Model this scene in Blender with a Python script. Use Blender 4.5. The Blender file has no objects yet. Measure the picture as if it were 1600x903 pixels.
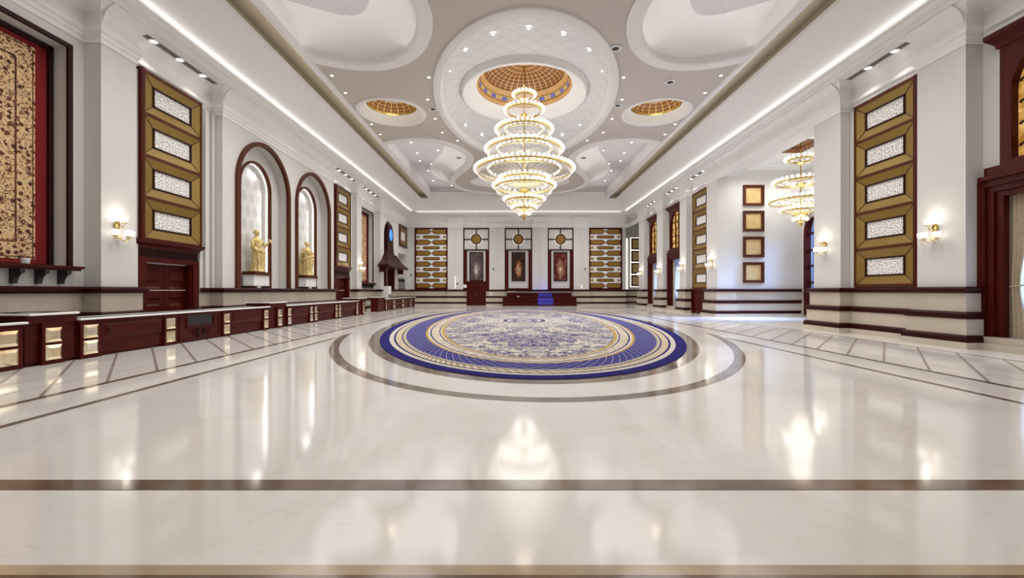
import bpy, bmesh, math, random
from math import sin, cos, pi, sqrt, atan2
from mathutils import Vector, Matrix
from mathutils.geometry import tessellate_polygon

random.seed(7)
S = bpy.context.scene
COL = S.collection
PI = pi

# ------------------------------------------------------------------ measures
XC, YC = 0.575, 21.0            # axis of the hall
FL, RL = -10.65, -11.10         # left wall: pier face, bay face
FR, RR = 11.80, 12.25           # right wall: pier face, bay face
YF = 43.0                       # far wall
YN = -1.2                       # near wall behind the camera
ZW = 8.03                       # top of plain wall
ZCEIL = 10.5

# ------------------------------------------------------------------ materials
def new_mat(name):
    m = bpy.data.materials.new(name)
    m.use_nodes = True
    nt = m.node_tree
    return m, nt, nt.nodes['Principled BSDF']

def N(nt, t, **kw):
    n = nt.nodes.new(t)
    for k, v in kw.items():
        setattr(n, k, v)
    return n

def L(nt, a, b):
    nt.links.new(a, b)

def math_node(nt, op, a, b=None, c=None):
    n = N(nt, 'ShaderNodeMath', operation=op)
    for i, v in enumerate((a, b, c)):
        if v is None:
            continue
        if isinstance(v, (int, float)):
            n.inputs[i].default_value = v
        else:
            L(nt, v, n.inputs[i])
    return n.outputs[0]

def ramp(nt, fac, stops, interp='LINEAR'):
    r = N(nt, 'ShaderNodeValToRGB')
    r.color_ramp.interpolation = interp
    e = r.color_ramp.elements
    while len(e) < len(stops):
        e.new(0.5)
    for i, (p, c) in enumerate(stops):
        e[i].position = p
        e[i].color = (c[0], c[1], c[2], 1)
    L(nt, fac, r.inputs[0])
    return r.outputs[0]

def mixc(nt, fac, a, b):
    m = N(nt, 'ShaderNodeMix', data_type='RGBA')
    for i, v in ((0, fac), (6, a), (7, b)):
        if isinstance(v, (int, float)):
            m.inputs[i].default_value = v
        elif isinstance(v, tuple):
            m.inputs[i].default_value = (v[0], v[1], v[2], 1)
        else:
            L(nt, v, m.inputs[i])
    return m.outputs[2]

def coords(nt, kind='Object', scale=(1, 1, 1)):
    tc = N(nt, 'ShaderNodeTexCoord')
    mp = N(nt, 'ShaderNodeMapping')
    mp.inputs['Scale'].default_value = scale
    L(nt, tc.outputs[kind], mp.inputs[0])
    return mp.outputs[0]

def noise(nt, vec, scale, detail=3, rough=0.5, dist=0.0):
    n = N(nt, 'ShaderNodeTexNoise')
    n.inputs['Scale'].default_value = scale
    n.inputs['Detail'].default_value = detail
    n.inputs['Roughness'].default_value = rough
    n.inputs['Distortion'].default_value = dist
    L(nt, vec, n.inputs['Vector'])
    return n.outputs['Fac']

def plain(name, c, rough=0.5, metal=0.0, var=0.04, scale=3.0, spec=0.5, coat=0.0):
    m, nt, b = new_mat(name)
    v = coords(nt)
    f = noise(nt, v, scale, 4)
    lo = tuple(x * (1 - var) for x in c)
    hi = tuple(min(1, x * (1 + var)) for x in c)
    L(nt, ramp(nt, f, [(0.3, lo), (0.7, hi)]), b.inputs['Base Color'])
    b.inputs['Roughness'].default_value = rough
    b.inputs['Metallic'].default_value = metal
    b.inputs['Specular IOR Level'].default_value = spec
    if coat:
        b.inputs['Coat Weight'].default_value = coat
        b.inputs['Coat Roughness'].default_value = 0.1
    return m

def wood(name, c1, c2, rough=0.34, axis=2, coat=0.03):
    m, nt, b = new_mat(name)
    sc = [9.0, 9.0, 9.0]
    sc[axis] = 0.7
    v = coords(nt, 'Object', tuple(sc))
    f = noise(nt, v, 1.6, 6, 0.6, 1.2)
    L(nt, ramp(nt, f, [(0.3, c1), (0.7, c2)]), b.inputs['Base Color'])
    b.inputs['Roughness'].default_value = rough
    b.inputs['Coat Weight'].default_value = coat
    b.inputs['Coat Roughness'].default_value = 0.12
    b.inputs['Specular IOR Level'].default_value = 0.12
    return m

def glow(name, c, strength, base=(0.9, 0.9, 0.9), sample=False):
    m, nt, b = new_mat(name)
    b.inputs['Base Color'].default_value = (*base, 1)
    b.inputs['Emission Color'].default_value = (*c, 1)
    b.inputs['Emission Strength'].default_value = strength
    b.inputs['Roughness'].default_value = 0.3
    m.cycles.emission_sampling = 'AUTO' if sample else 'NONE'
    return m

M = {}
M['wall'] = plain('wall_paint', (0.655, 0.635, 0.61), 0.55, var=0.015)
M['plaster'] = plain('white_plaster', (0.84, 0.83, 0.815), 0.5, var=0.012)
M['taupe'] = plain('taupe_ceiling_paint', (0.57, 0.515, 0.465), 0.6, var=0.02)
M['cove'] = plain('trough_paint', (0.60, 0.53, 0.41), 0.6, var=0.03)
M['mahog'] = wood('mahogany', (0.036, 0.0032, 0.0022), (0.086, 0.0085, 0.0045))
M['mahog_h'] = wood('mahogany_horizontal', (0.036, 0.0032, 0.0022), (0.086, 0.0085, 0.0045), axis=1)
M['brown'] = wood('walnut_frame', (0.060, 0.016, 0.008), (0.120, 0.034, 0.015))
M['rail'] = wood('dark_rail_mahogany', (0.016, 0.002, 0.002), (0.042, 0.005, 0.004), axis=1)
M['dark'] = wood('dark_walnut', (0.016, 0.006, 0.006), (0.04, 0.012, 0.01))
M['gold_paint'] = plain('ochre_gold_panel', (0.255, 0.155, 0.028), 0.35, 0.35, var=0.08, scale=2)
M['brass'] = plain('polished_brass', (0.76, 0.58, 0.24), 0.2, 1.0, var=0.05)
M['brass_dark'] = plain('aged_brass', (0.55, 0.38, 0.10), 0.25, 1.0, var=0.12, scale=30)
M['statue'] = plain('antique_gold_plaster', (0.66, 0.50, 0.21), 0.4, 0.25, var=0.22, scale=14)
M['top'] = plain('white_marble_top', (0.93, 0.92, 0.90), 0.18, var=0.04, scale=2)
M['black'] = plain('black_iron', (0.012, 0.010, 0.012), 0.4)
def mk_blue_wash():  # blue light on the sideboard, put into a glowing surface
    m, nt, b = new_mat('blue_light_paint')
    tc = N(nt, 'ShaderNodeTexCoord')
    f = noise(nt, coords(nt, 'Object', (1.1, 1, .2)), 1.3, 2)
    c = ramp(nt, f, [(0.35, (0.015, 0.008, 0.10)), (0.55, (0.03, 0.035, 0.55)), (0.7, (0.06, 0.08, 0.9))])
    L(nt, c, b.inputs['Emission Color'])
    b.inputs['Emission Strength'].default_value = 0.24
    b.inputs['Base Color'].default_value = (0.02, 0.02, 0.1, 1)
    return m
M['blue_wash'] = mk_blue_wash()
M['tray'] = plain('slot_shadow_paint', (0.16, 0.13, 0.11), 0.6)  # dark paint standing for the shade inside the soffit slots
M['gold_geo'] = plain('amber_gold_panel', (0.27, 0.14, 0.022), 0.4, 0.2, var=0.08, scale=2)
M['spoke'] = plain('pale_gilt_wire', (0.50, 0.45, 0.36), 0.35, 0.3)
M['red_cloth'] = plain('crimson_backing', (0.21, 0.003, 0.005), 0.8, var=0.1, scale=8)
M['ring_stone'] = plain('grey_brown_marble', (0.235, 0.19, 0.16), 0.1, var=0.35, scale=1.6)
M['strip_stone'] = plain('brown_marble_strip', (0.175, 0.115, 0.08), 0.1, var=0.45, scale=1.3)
M['tan_stone'] = plain('tan_marble_strip', (0.47, 0.36, 0.24), 0.1, var=0.2, scale=1.5)
M['joint'] = plain('thin_grey_joint', (0.36, 0.31, 0.27), 0.15, var=0.1)
M['joint2'] = plain('faint_joint', (0.55, 0.52, 0.49), 0.15, var=0.1)
M['wainscot'] = plain('cream_wainscot_stone', (0.52, 0.455, 0.37), 0.25, var=0.10, scale=0.8)
M['silver'] = plain('brushed_steel', (0.6, 0.6, 0.62), 0.25, 1.0)
M['white'] = plain('white_ceramic', (0.8, 0.8, 0.8), 0.3)
M['bottle'] = plain('dark_bottle_glass', (0.01, 0.012, 0.015), 0.08)
M['curtain'] = plain('beige_curtain', (0.50, 0.42, 0.30), 0.85, var=0.12, scale=6)
M['globe'] = glow('lit_globe', (1.0, 0.965, 0.90), 1.15, base=(.35, .33, .3))
M['globe2'] = glow('lit_shade', (1.0, 0.94, 0.85), 2.4, base=(.4, .38, .34))
M['lens'] = glow('downlight_lens', (1.0, 0.97, 0.92), 9.0)
M['led'] = glow('led_strip', (1.0, 0.97, 0.92), 1.05)
M['blue_clock'] = glow('blue_lit_dial', (0.03, 0.25, 0.9), 0.9, base=(0.02, 0.1, 0.4))
M['blue_led'] = glow('blue_led', (0.05, 0.08, 1.0), 1.2, base=(0.02, 0.02, 0.3))

# sheer curtain lit by day
def mk_sheer():
    m, nt, b = new_mat('sheer_curtain')
    v = coords(nt, 'Object', (1, 1, 0.15))
    f = noise(nt, v, 7, 3)
    L(nt, ramp(nt, f, [(0.3, (0.62, 0.66, 0.80)), (0.7, (0.80, 0.84, 0.94))]), b.inputs['Base Color'])
    b.inputs['Roughness'].default_value = 0.9
    tr = N(nt, 'ShaderNodeBsdfTranslucent')
    tr.inputs[0].default_value = (0.8, 0.85, 0.95, 1)
    mx = N(nt, 'ShaderNodeMixShader')
    mx.inputs[0].default_value = 0.5
    L(nt, b.outputs[0], mx.inputs[1]); L(nt, tr.outputs[0], mx.inputs[2])
    L(nt, mx.outputs[0], nt.nodes['Material Output'].inputs[0])
    return m
M['sheer'] = mk_sheer()

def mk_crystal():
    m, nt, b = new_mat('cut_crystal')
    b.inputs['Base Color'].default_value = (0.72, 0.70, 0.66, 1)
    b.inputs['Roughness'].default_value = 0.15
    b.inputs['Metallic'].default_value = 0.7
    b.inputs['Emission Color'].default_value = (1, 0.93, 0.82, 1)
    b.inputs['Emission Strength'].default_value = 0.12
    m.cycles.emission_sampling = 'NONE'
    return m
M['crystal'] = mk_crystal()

def mk_floor():
    m, nt, b = new_mat('cream_marble_floor')
    v = coords(nt)
    f1 = noise(nt, v, 0.55, 6, 0.6, 0.6)
    base = ramp(nt, f1, [(0.30, (0.74, 0.70, 0.655)), (0.50, (0.81, 0.775, 0.735)), (0.72, (0.84, 0.81, 0.78))])
    v2 = coords(nt, 'Object', (0.6, 1.6, 1))
    f2 = noise(nt, v2, 1.8, 8, 0.65, 1.5)
    vein = ramp(nt, math_node(nt, 'ABSOLUTE', math_node(nt, 'SUBTRACT', f2, 0.5)), [(0.0, (0.4, 0.4, 0.4)), (0.012, (0, 0, 0))])
    f3 = noise(nt, v, 0.9, 2)
    veinm = math_node(nt, 'MULTIPLY', vein, math_node(nt, 'GREATER_THAN', f3, 0.55))
    colr = mixc(nt, math_node(nt, 'MULTIPLY', veinm, 0.55), base, (0.46, 0.37, 0.29))
    L(nt, colr, b.inputs['Base Color'])
    b.inputs['Roughness'].default_value = 0.09
    b.inputs['Specular IOR Level'].default_value = 0.6
    return m
M['floor'] = mk_floor()

def mk_grid_ceiling(name, colr, linec, scale=1.1, rot=pi / 4, width=0.03):
    m, nt, b = new_mat(name)
    tc = N(nt, 'ShaderNodeTexCoord')
    mp = N(nt, 'ShaderNodeMapping')
    mp.inputs['Rotation'].default_value = (0, 0, rot)
    mp.inputs['Scale'].default_value = (scale, scale, scale)
    L(nt, tc.outputs['Object'], mp.inputs[0])
    sp = N(nt, 'ShaderNodeSeparateXYZ')
    L(nt, mp.outputs[0], sp.inputs[0])
    a = math_node(nt, 'LESS_THAN', math_node(nt, 'FRACT', sp.outputs[0]), width)
    c = math_node(nt, 'LESS_THAN', math_node(nt, 'FRACT', sp.outputs[1]), width)
    L(nt, mixc(nt, math_node(nt, 'MAXIMUM', a, c), colr, linec), b.inputs['Base Color'])
    b.inputs['Roughness'].default_value = 0.55
    return m
M['recess'] = mk_grid_ceiling('lobe_panel_paint', (0.60, 0.585, 0.60), (0.52, 0.505, 0.52), 0.95)
M['oval_in'] = mk_grid_ceiling('oval_net_paint', (0.74, 0.735, 0.73), (0.60, 0.585, 0.575), 1.55, pi / 4, 0.05)

def mk_coffer(name, nu, nv, c_hole, c_in, c_line):
    m, nt, b = new_mat(name)
    uv = N(nt, 'ShaderNodeUVMap')
    sp = N(nt, 'ShaderNodeSeparateXYZ')
    L(nt, uv.outputs[0], sp.inputs[0])
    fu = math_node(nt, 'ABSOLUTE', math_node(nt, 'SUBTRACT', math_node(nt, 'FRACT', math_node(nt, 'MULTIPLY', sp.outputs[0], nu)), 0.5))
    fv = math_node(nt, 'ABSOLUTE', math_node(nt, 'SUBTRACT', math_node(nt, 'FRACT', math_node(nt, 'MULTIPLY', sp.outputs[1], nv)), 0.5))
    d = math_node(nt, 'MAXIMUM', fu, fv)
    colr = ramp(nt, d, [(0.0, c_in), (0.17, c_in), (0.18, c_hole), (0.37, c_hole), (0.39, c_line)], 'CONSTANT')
    L(nt, colr, b.inputs['Base Color'])
    b.inputs['Roughness'].default_value = 0.4
    b.inputs['Metallic'].default_value = 0.1
    return m
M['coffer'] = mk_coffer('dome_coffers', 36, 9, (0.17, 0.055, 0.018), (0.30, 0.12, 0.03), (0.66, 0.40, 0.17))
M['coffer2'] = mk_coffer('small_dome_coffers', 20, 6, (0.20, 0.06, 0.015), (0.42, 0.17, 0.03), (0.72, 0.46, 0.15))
M['orange'] = plain('orange_dome_band', (0.66, 0.385, 0.15), 0.4, var=0.1)
M['cream_band'] = plain('cream_gold_band', (0.72, 0.52, 0.26), 0.4, var=0.1)
M['bluepane'] = glow('blue_dome_pane', (0.25, 0.25, 0.8), 0.15, base=(0.12, 0.12, 0.42))

def mk_lattice():
    m, nt, b = new_mat('pierced_white_screen')
    tc = N(nt, 'ShaderNodeTexCoord')
    sp = N(nt, 'ShaderNodeSeparateXYZ')
    L(nt, tc.outputs['Object'], sp.inputs[0])
    cb = N(nt, 'ShaderNodeCombineXYZ')
    L(nt, sp.outputs[0], cb.inputs[0]); L(nt, sp.outputs[2], cb.inputs[1])
    vo = N(nt, 'ShaderNodeTexVoronoi', feature='F1', voronoi_dimensions='2D')
    vo.inputs['Scale'].default_value = 15
    vo.inputs['Randomness'].default_value = 0.7
    L(nt, cb.outputs[0], vo.inputs['Vector'])
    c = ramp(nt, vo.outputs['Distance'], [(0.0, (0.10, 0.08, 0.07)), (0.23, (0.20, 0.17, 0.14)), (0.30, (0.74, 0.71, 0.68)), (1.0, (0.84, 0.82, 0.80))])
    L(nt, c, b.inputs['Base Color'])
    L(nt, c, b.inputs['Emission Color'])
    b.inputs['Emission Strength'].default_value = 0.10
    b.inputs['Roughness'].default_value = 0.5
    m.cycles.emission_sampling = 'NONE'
    return m
M['lattice'] = mk_lattice()

def mk_tapestry():
    m, nt, b = new_mat('patterned_carpet_hanging')
    uv = N(nt, 'ShaderNodeUVMap')
    sp = N(nt, 'ShaderNodeSeparateXYZ')
    L(nt, uv.outputs[0], sp.inputs[0])
    v1 = N(nt, 'ShaderNodeTexVoronoi', feature='F1')
    v1.inputs['Scale'].default_value = 7.5
    v1.inputs['Randomness'].default_value = 0.75
    L(nt, uv.outputs[0], v1.inputs['Vector'])
    n1 = noise(nt, uv.outputs[0], 11, 3, 0.6, 2.5)
    flower = math_node(nt, 'LESS_THAN', math_node(nt, 'ADD', v1.outputs['Distance'], math_node(nt, 'MULTIPLY', n1, 0.45)), 0.585)
    vine = math_node(nt, 'LESS_THAN', math_node(nt, 'ABSOLUTE', math_node(nt, 'SUBTRACT', noise(nt, uv.outputs[0], 5.0, 2, 0.5, 2.5), 0.5)), 0.030)
    msk = math_node(nt, 'MAXIMUM', flower, vine)
    # border line a hand's width in from the edge (u, v in metres from the edge stored in uv map 2)
    uv2 = N(nt, 'ShaderNodeUVMap'); uv2.uv_map = 'edge'
    sp2 = N(nt, 'ShaderNodeSeparateXYZ')
    L(nt, uv2.outputs[0], sp2.inputs[0])
    de = sp2.outputs[0]
    line = math_node(nt, 'LESS_THAN', math_node(nt, 'ABSOLUTE', math_node(nt, 'SUBTRACT', de, 0.40)), 0.022)
    line2 = math_node(nt, 'LESS_THAN', math_node(nt, 'ABSOLUTE', math_node(nt, 'SUBTRACT', de, 0.05)), 0.012)
    msk = math_node(nt, 'MAXIMUM', msk, math_node(nt, 'MAXIMUM', line, line2))
    n2 = noise(nt, uv.outputs[0], 3, 3)
    ink = ramp(nt, n2, [(0.4, (0.055, 0.014, 0.006)), (0.6, (0.16, 0.045, 0.018))])
    L(nt, mixc(nt, msk, (0.74, 0.50, 0.27), ink), b.inputs['Base Color'])
    b.inputs['Roughness'].default_value = 0.9
    return m
M['tapestry'] = mk_tapestry()

def mk_wallpaper():
    m, nt, b = new_mat('fan_leaf_wallpaper')
    tc = N(nt, 'ShaderNodeTexCoord')
    sp = N(nt, 'ShaderNodeSeparateXYZ')
    L(nt, tc.outputs['Object'], sp.inputs[0])
    row = math_node(nt, 'FLOOR', math_node(nt, 'MULTIPLY', sp.outputs[2], 1.7))
    shift = math_node(nt, 'MULTIPLY', math_node(nt, 'MODULO', row, 2.0), 0.5)
    fy = math_node(nt, 'SUBTRACT', math_node(nt, 'FRACT', math_node(nt, 'ADD', math_node(nt, 'MULTIPLY', sp.outputs[1], 1.9), shift)), 0.5)
    fz = math_node(nt, 'FRACT', math_node(nt, 'MULTIPLY', sp.outputs[2], 1.7))
    r = math_node(nt, 'SQRT', math_node(nt, 'ADD', math_node(nt, 'MULTIPLY', fy, fy), math_node(nt, 'MULTIPLY', fz, fz)))
    ang = math_node(nt, 'ARCTAN2', fy, fz)
    spoke = math_node(nt, 'GREATER_THAN', math_node(nt, 'SINE', math_node(nt, 'MULTIPLY', ang, 17.0)), 0.15)
    ins = math_node(nt, 'LESS_THAN', r, math_node(nt, 'ADD', 0.62, math_node(nt, 'MULTIPLY', math_node(nt, 'COSINE', math_node(nt, 'MULTIPLY', ang, 3.0)), 0.16)))
    msk = math_node(nt, 'MULTIPLY', spoke, math_node(nt, 'MULTIPLY', ins, math_node(nt, 'LESS_THAN', math_node(nt, 'ABSOLUTE', ang), 1.0)))
    L(nt, mixc(nt, msk, (0.70, 0.69, 0.68), (0.46, 0.45, 0.45)), b.inputs['Base Color'])
    b.inputs['Roughness'].default_value = 0.6
    return m
M['wallpaper'] = mk_wallpaper()

def mk_painting(name, stops, scale, dist):
    m, nt, b = new_mat(name)
    v = coords(nt, 'Object', (1.0, 1.0, 0.62))
    f = noise(nt, v, scale, 5, 0.6, dist)
    tc = N(nt, 'ShaderNodeTexCoord')
    sp = N(nt, 'ShaderNodeSeparateXYZ')
    L(nt, tc.outputs['Object'], sp.inputs[0])
    # soft pale mass in the lower middle of the canvas
    dx = math_node(nt, 'MULTIPLY', sp.outputs[0], 2.4)
    dz = math_node(nt, 'MULTIPLY', math_node(nt, 'SUBTRACT', sp.outputs[2], 1.15), 0.85)
    d = math_node(nt, 'SQRT', math_node(nt, 'ADD', math_node(nt, 'MULTIPLY', dx, dx), math_node(nt, 'MULTIPLY', dz, dz)))
    k = math_node(nt, 'SUBTRACT', 1.0, math_node(nt, 'MINIMUM', d, 1.0))
    t = math_node(nt, 'ADD', math_node(nt, 'MULTIPLY', f, 0.75), math_node(nt, 'MULTIPLY', k, 0.42))
    L(nt, ramp(nt, t, stops), b.inputs['Base Color'])
    b.inputs['Roughness'].default_value = 0.6
    b.inputs['Specular IOR Level'].default_value = 0.2
    return m
M['paint_a'] = mk_painting('oil_canvas_grey', [(0.25, (0.05, 0.036, 0.036)), (0.48, (0.13, 0.09, 0.085)), (0.60, (0.20, 0.17, 0.18)), (0.70, (0.58, 0.54, 0.50))], 2.0, 0.6)
M['paint_b'] = mk_painting('oil_canvas_amber', [(0.34, (0.018, 0.012, 0.012)), (0.48, (0.09, 0.03, 0.016)), (0.57, (0.40, 0.11, 0.03)), (0.63, (0.62, 0.40, 0.22)), (0.72, (0.16, 0.06, 0.03)), (0.8, (0.78, 0.62, 0.42))], 4.2, 1.6)
M['paint_c'] = mk_painting('oil_canvas_cream', [(0.25, (0.05, 0.004, 0.006)), (0.42, (0.15, 0.02, 0.016)), (0.52, (0.35, 0.22, 0.12)), (0.60, (0.20, 0.05, 0.03)), (0.70, (0.78, 0.62, 0.34))], 2.8, 1.2)

def mk_amber():
    m, nt, b = new_mat('amber_window_glass')
    v = coords(nt)
    f = noise(nt, v, 2.6, 4)
    c = ramp(nt, f, [(0.35, (0.28, 0.13, 0.025)), (0.55, (0.58, 0.34, 0.09)), (0.72, (0.95, 0.74, 0.40))])
    L(nt, c, b.inputs['Base Color'])
    L(nt, c, b.inputs['Emission Color'])
    b.inputs['Emission Strength'].default_value = 0.55
    b.inputs['Roughness'].default_value = 0.06
    m.cycles.emission_sampling = 'NONE'
    return m
M['amber'] = mk_amber()

def mk_square():
    m, nt, b = new_mat('ochre_square_inset')
    v = coords(nt, 'Object', (1, 1, 1))
    f = noise(nt, v, 3.0, 4)
    L(nt, ramp(nt, f, [(0.3, (0.50, 0.33, 0.13)), (0.7, (0.66, 0.47, 0.21))]), b.inputs['Base Color'])
    b.inputs['Roughness'].default_value = 0.5
    return m
M['ochre'] = mk_square()

def mk_glass():
    m, nt, b = new_mat('clear_window_glass')
    tr = N(nt, 'ShaderNodeBsdfTransparent')
    tr.inputs[0].default_value = (.92, .96, 1, 1)
    g = N(nt, 'ShaderNodeBsdfGlossy')
    g.inputs['Roughness'].default_value = .03
    mx = N(nt, 'ShaderNodeMixShader')
    mx.inputs[0].default_value = .08
    L(nt, tr.outputs[0], mx.inputs[1]); L(nt, g.outputs[0], mx.inputs[2])
    L(nt, mx.outputs[0], nt.nodes['Material Output'].inputs[0])
    return m
M['glass'] = mk_glass()

def mk_brown_coffer():
    m, nt, b = new_mat('carved_bronze_coffer')
    v = coords(nt)
    f = noise(nt, v, 9, 5, 0.65, 2.0)
    L(nt, ramp(nt, f, [(0.40, (0.07, 0.02, 0.006)), (0.55, (0.26, 0.09, 0.02)), (0.68, (0.55, 0.27, 0.07))]), b.inputs['Base Color'])
    b.inputs['Roughness'].default_value = 0.4
    return m
M['bronze'] = mk_brown_coffer()

# rug materials ---------------------------------------------------------
CREAM, NAVY, GOLD = (0.56, 0.51, 0.43), (0.017, 0.013, 0.125), (0.42, 0.27, 0.07)
def rug_plain(name, c):
    m, nt, b = new_mat(name)
    v = coords(nt)
    f = noise(nt, v, 24, 2)
    L(nt, ramp(nt, f, [(0.3, tuple(x * 0.82 for x in c)), (0.7, tuple(x * 1.12 for x in c))]), b.inputs['Base Color'])
    b.inputs['Roughness'].default_value = 0.95
    b.inputs['Specular IOR Level'].default_value = 0.1
    return m
M['rug_navy'] = rug_plain('rug_navy', NAVY)
M['rug_cream'] = rug_plain('rug_cream', CREAM)
M['rug_gold'] = rug_plain('rug_gold', GOLD)
M['rug_sand'] = rug_plain('rug_sand', (0.45, 0.39, 0.28))
def rug_uv(name, kind):
    m, nt, b = new_mat(name)
    uv = N(nt, 'ShaderNodeUVMap')
    sp = N(nt, 'ShaderNodeSeparateXYZ')
    L(nt, uv.outputs[0], sp.inputs[0])
    u, v = sp.outputs[0], sp.outputs[1]
    if kind == 'trellis':
        a = math_node(nt, 'FRACT', math_node(nt, 'MULTIPLY', math_node(nt, 'ADD', u, math_node(nt, 'MULTIPLY', v, 1.3)), 3.1))
        c = math_node(nt, 'FRACT', math_node(nt, 'MULTIPLY', math_node(nt, 'SUBTRACT', u, math_node(nt, 'MULTIPLY', v, 1.3)), 3.1))
        k = math_node(nt, 'MINIMUM', math_node(nt, 'ABSOLUTE', math_node(nt, 'SUBTRACT', a, 0.5)), math_node(nt, 'ABSOLUTE', math_node(nt, 'SUBTRACT', c, 0.5)))
        colr = ramp(nt, k, [(0.0, (0.34, 0.33, 0.45)), (0.045, (0.34, 0.33, 0.45)), (0.05, (0.016, 0.014, 0.13)), (0.3, (0.04, 0.035, 0.26))], 'CONSTANT')
    elif kind == 'rope':
        a = math_node(nt, 'FRACT', math_node(nt, 'MULTIPLY', math_node(nt, 'ADD', u, math_node(nt, 'MULTIPLY', v, 0.8)), 5.0))
        colr = ramp(nt, a, [(0.0, (0.60, 0.54, 0.42)), (0.55, (0.36, 0.27, 0.12))], 'CONSTANT')
    else:
        n = noise(nt, uv.outputs[0], 2.4, 4, 0.6, 1.5)
        colr = ramp(nt, n, [(0.42, (0.42, 0.36, 0.27)), (0.5, (0.58, 0.52, 0.42)), (0.60, (0.47, 0.40, 0.29))], 'CONSTANT')
    L(nt, colr, b.inputs['Base Color'])
    b.inputs['Roughness'].default_value = 0.95
    b.inputs['Specular IOR Level'].default_value = 0.1
    return m
M['rug_trellis'] = rug_uv('rug_trellis', 'trellis')
M['rug_rope'] = rug_uv('rug_rope', 'rope')
M['rug_scroll'] = rug_uv('rug_scroll', 'scroll')
def mk_field():
    m, nt, b = new_mat('rug_floral_field')
    tc = N(nt, 'ShaderNodeTexCoord')
    sp = N(nt, 'ShaderNodeSeparateXYZ')
    L(nt, tc.outputs['Object'], sp.inputs[0])
    ax = math_node(nt, 'ABSOLUTE', sp.outputs[0])
    ay = math_node(nt, 'ABSOLUTE', sp.outputs[1])
    cb = N(nt, 'ShaderNodeCombineXYZ')
    L(nt, ax, cb.inputs[0]); L(nt, ay, cb.inputs[1])
    p = cb.outputs[0]
    w = noise(nt, p, 0.95, 3, 0.55, 2.6)
    cosx = math_node(nt, 'COSINE', math_node(nt, 'MULTIPLY', ax, 2.6))
    cosy = math_node(nt, 'COSINE', math_node(nt, 'MULTIPLY', ay, 1.35))
    motif = math_node(nt, 'MULTIPLY', math_node(nt, 'MULTIPLY', cosx, cosy), 0.075)
    t = math_node(nt, 'ADD', w, motif)
    ex = math_node(nt, 'DIVIDE', ax, 2.4)
    ey = math_node(nt, 'DIVIDE', ay, 3.6)
    er = math_node(nt, 'SQRT', math_node(nt, 'ADD', math_node(nt, 'MULTIPLY', ex, ex), math_node(nt, 'MULTIPLY', ey, ey)))
    pale = math_node(nt, 'MULTIPLY', math_node(nt, 'LESS_THAN', er, 1.0), math_node(nt, 'GREATER_THAN', er, 0.40))
    t = math_node(nt, 'SUBTRACT', t, math_node(nt, 'MULTIPLY', pale, 0.10))
    ground = ramp(nt, t, [(0.0, (0.30, 0.27, 0.30)), (0.36, (0.56, 0.51, 0.44)), (0.455, (0.36, 0.29, 0.17)), (0.475, (0.030, 0.025, 0.15)),
                          (0.535, (0.30, 0.27, 0.33)), (0.56, (0.028, 0.022, 0.15)), (0.64, (0.55, 0.50, 0.43)), (0.70, (0.05, 0.04, 0.17))], 'CONSTANT')
    sc1 = math_node(nt, 'ABSOLUTE', math_node(nt, 'SUBTRACT', noise(nt, p, 1.9, 2, 0.5, 3.4), 0.5))
    lead = math_node(nt, 'LESS_THAN', sc1, 0.024)
    sc2 = noise(nt, p, 3.6, 2, 0.5, 1.5)
    dark = math_node(nt, 'GREATER_THAN', sc2, 0.60)
    colr = mixc(nt, dark, ground, (0.06, 0.05, 0.14))
    colr = mixc(nt, lead, colr, (0.60, 0.55, 0.46))
    ring = math_node(nt, 'LESS_THAN', math_node(nt, 'ABSOLUTE', math_node(nt, 'SUBTRACT', er, 0.40)), 0.035)
    colr = mixc(nt, ring, colr, (0.05, 0.04, 0.10))
    L(nt, colr, b.inputs['Base Color'])
    b.inputs['Roughness'].default_value = 0.95
    b.inputs['Specular IOR Level'].default_value = 0.1
    return m
M['rug_field'] = mk_field()

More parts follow.
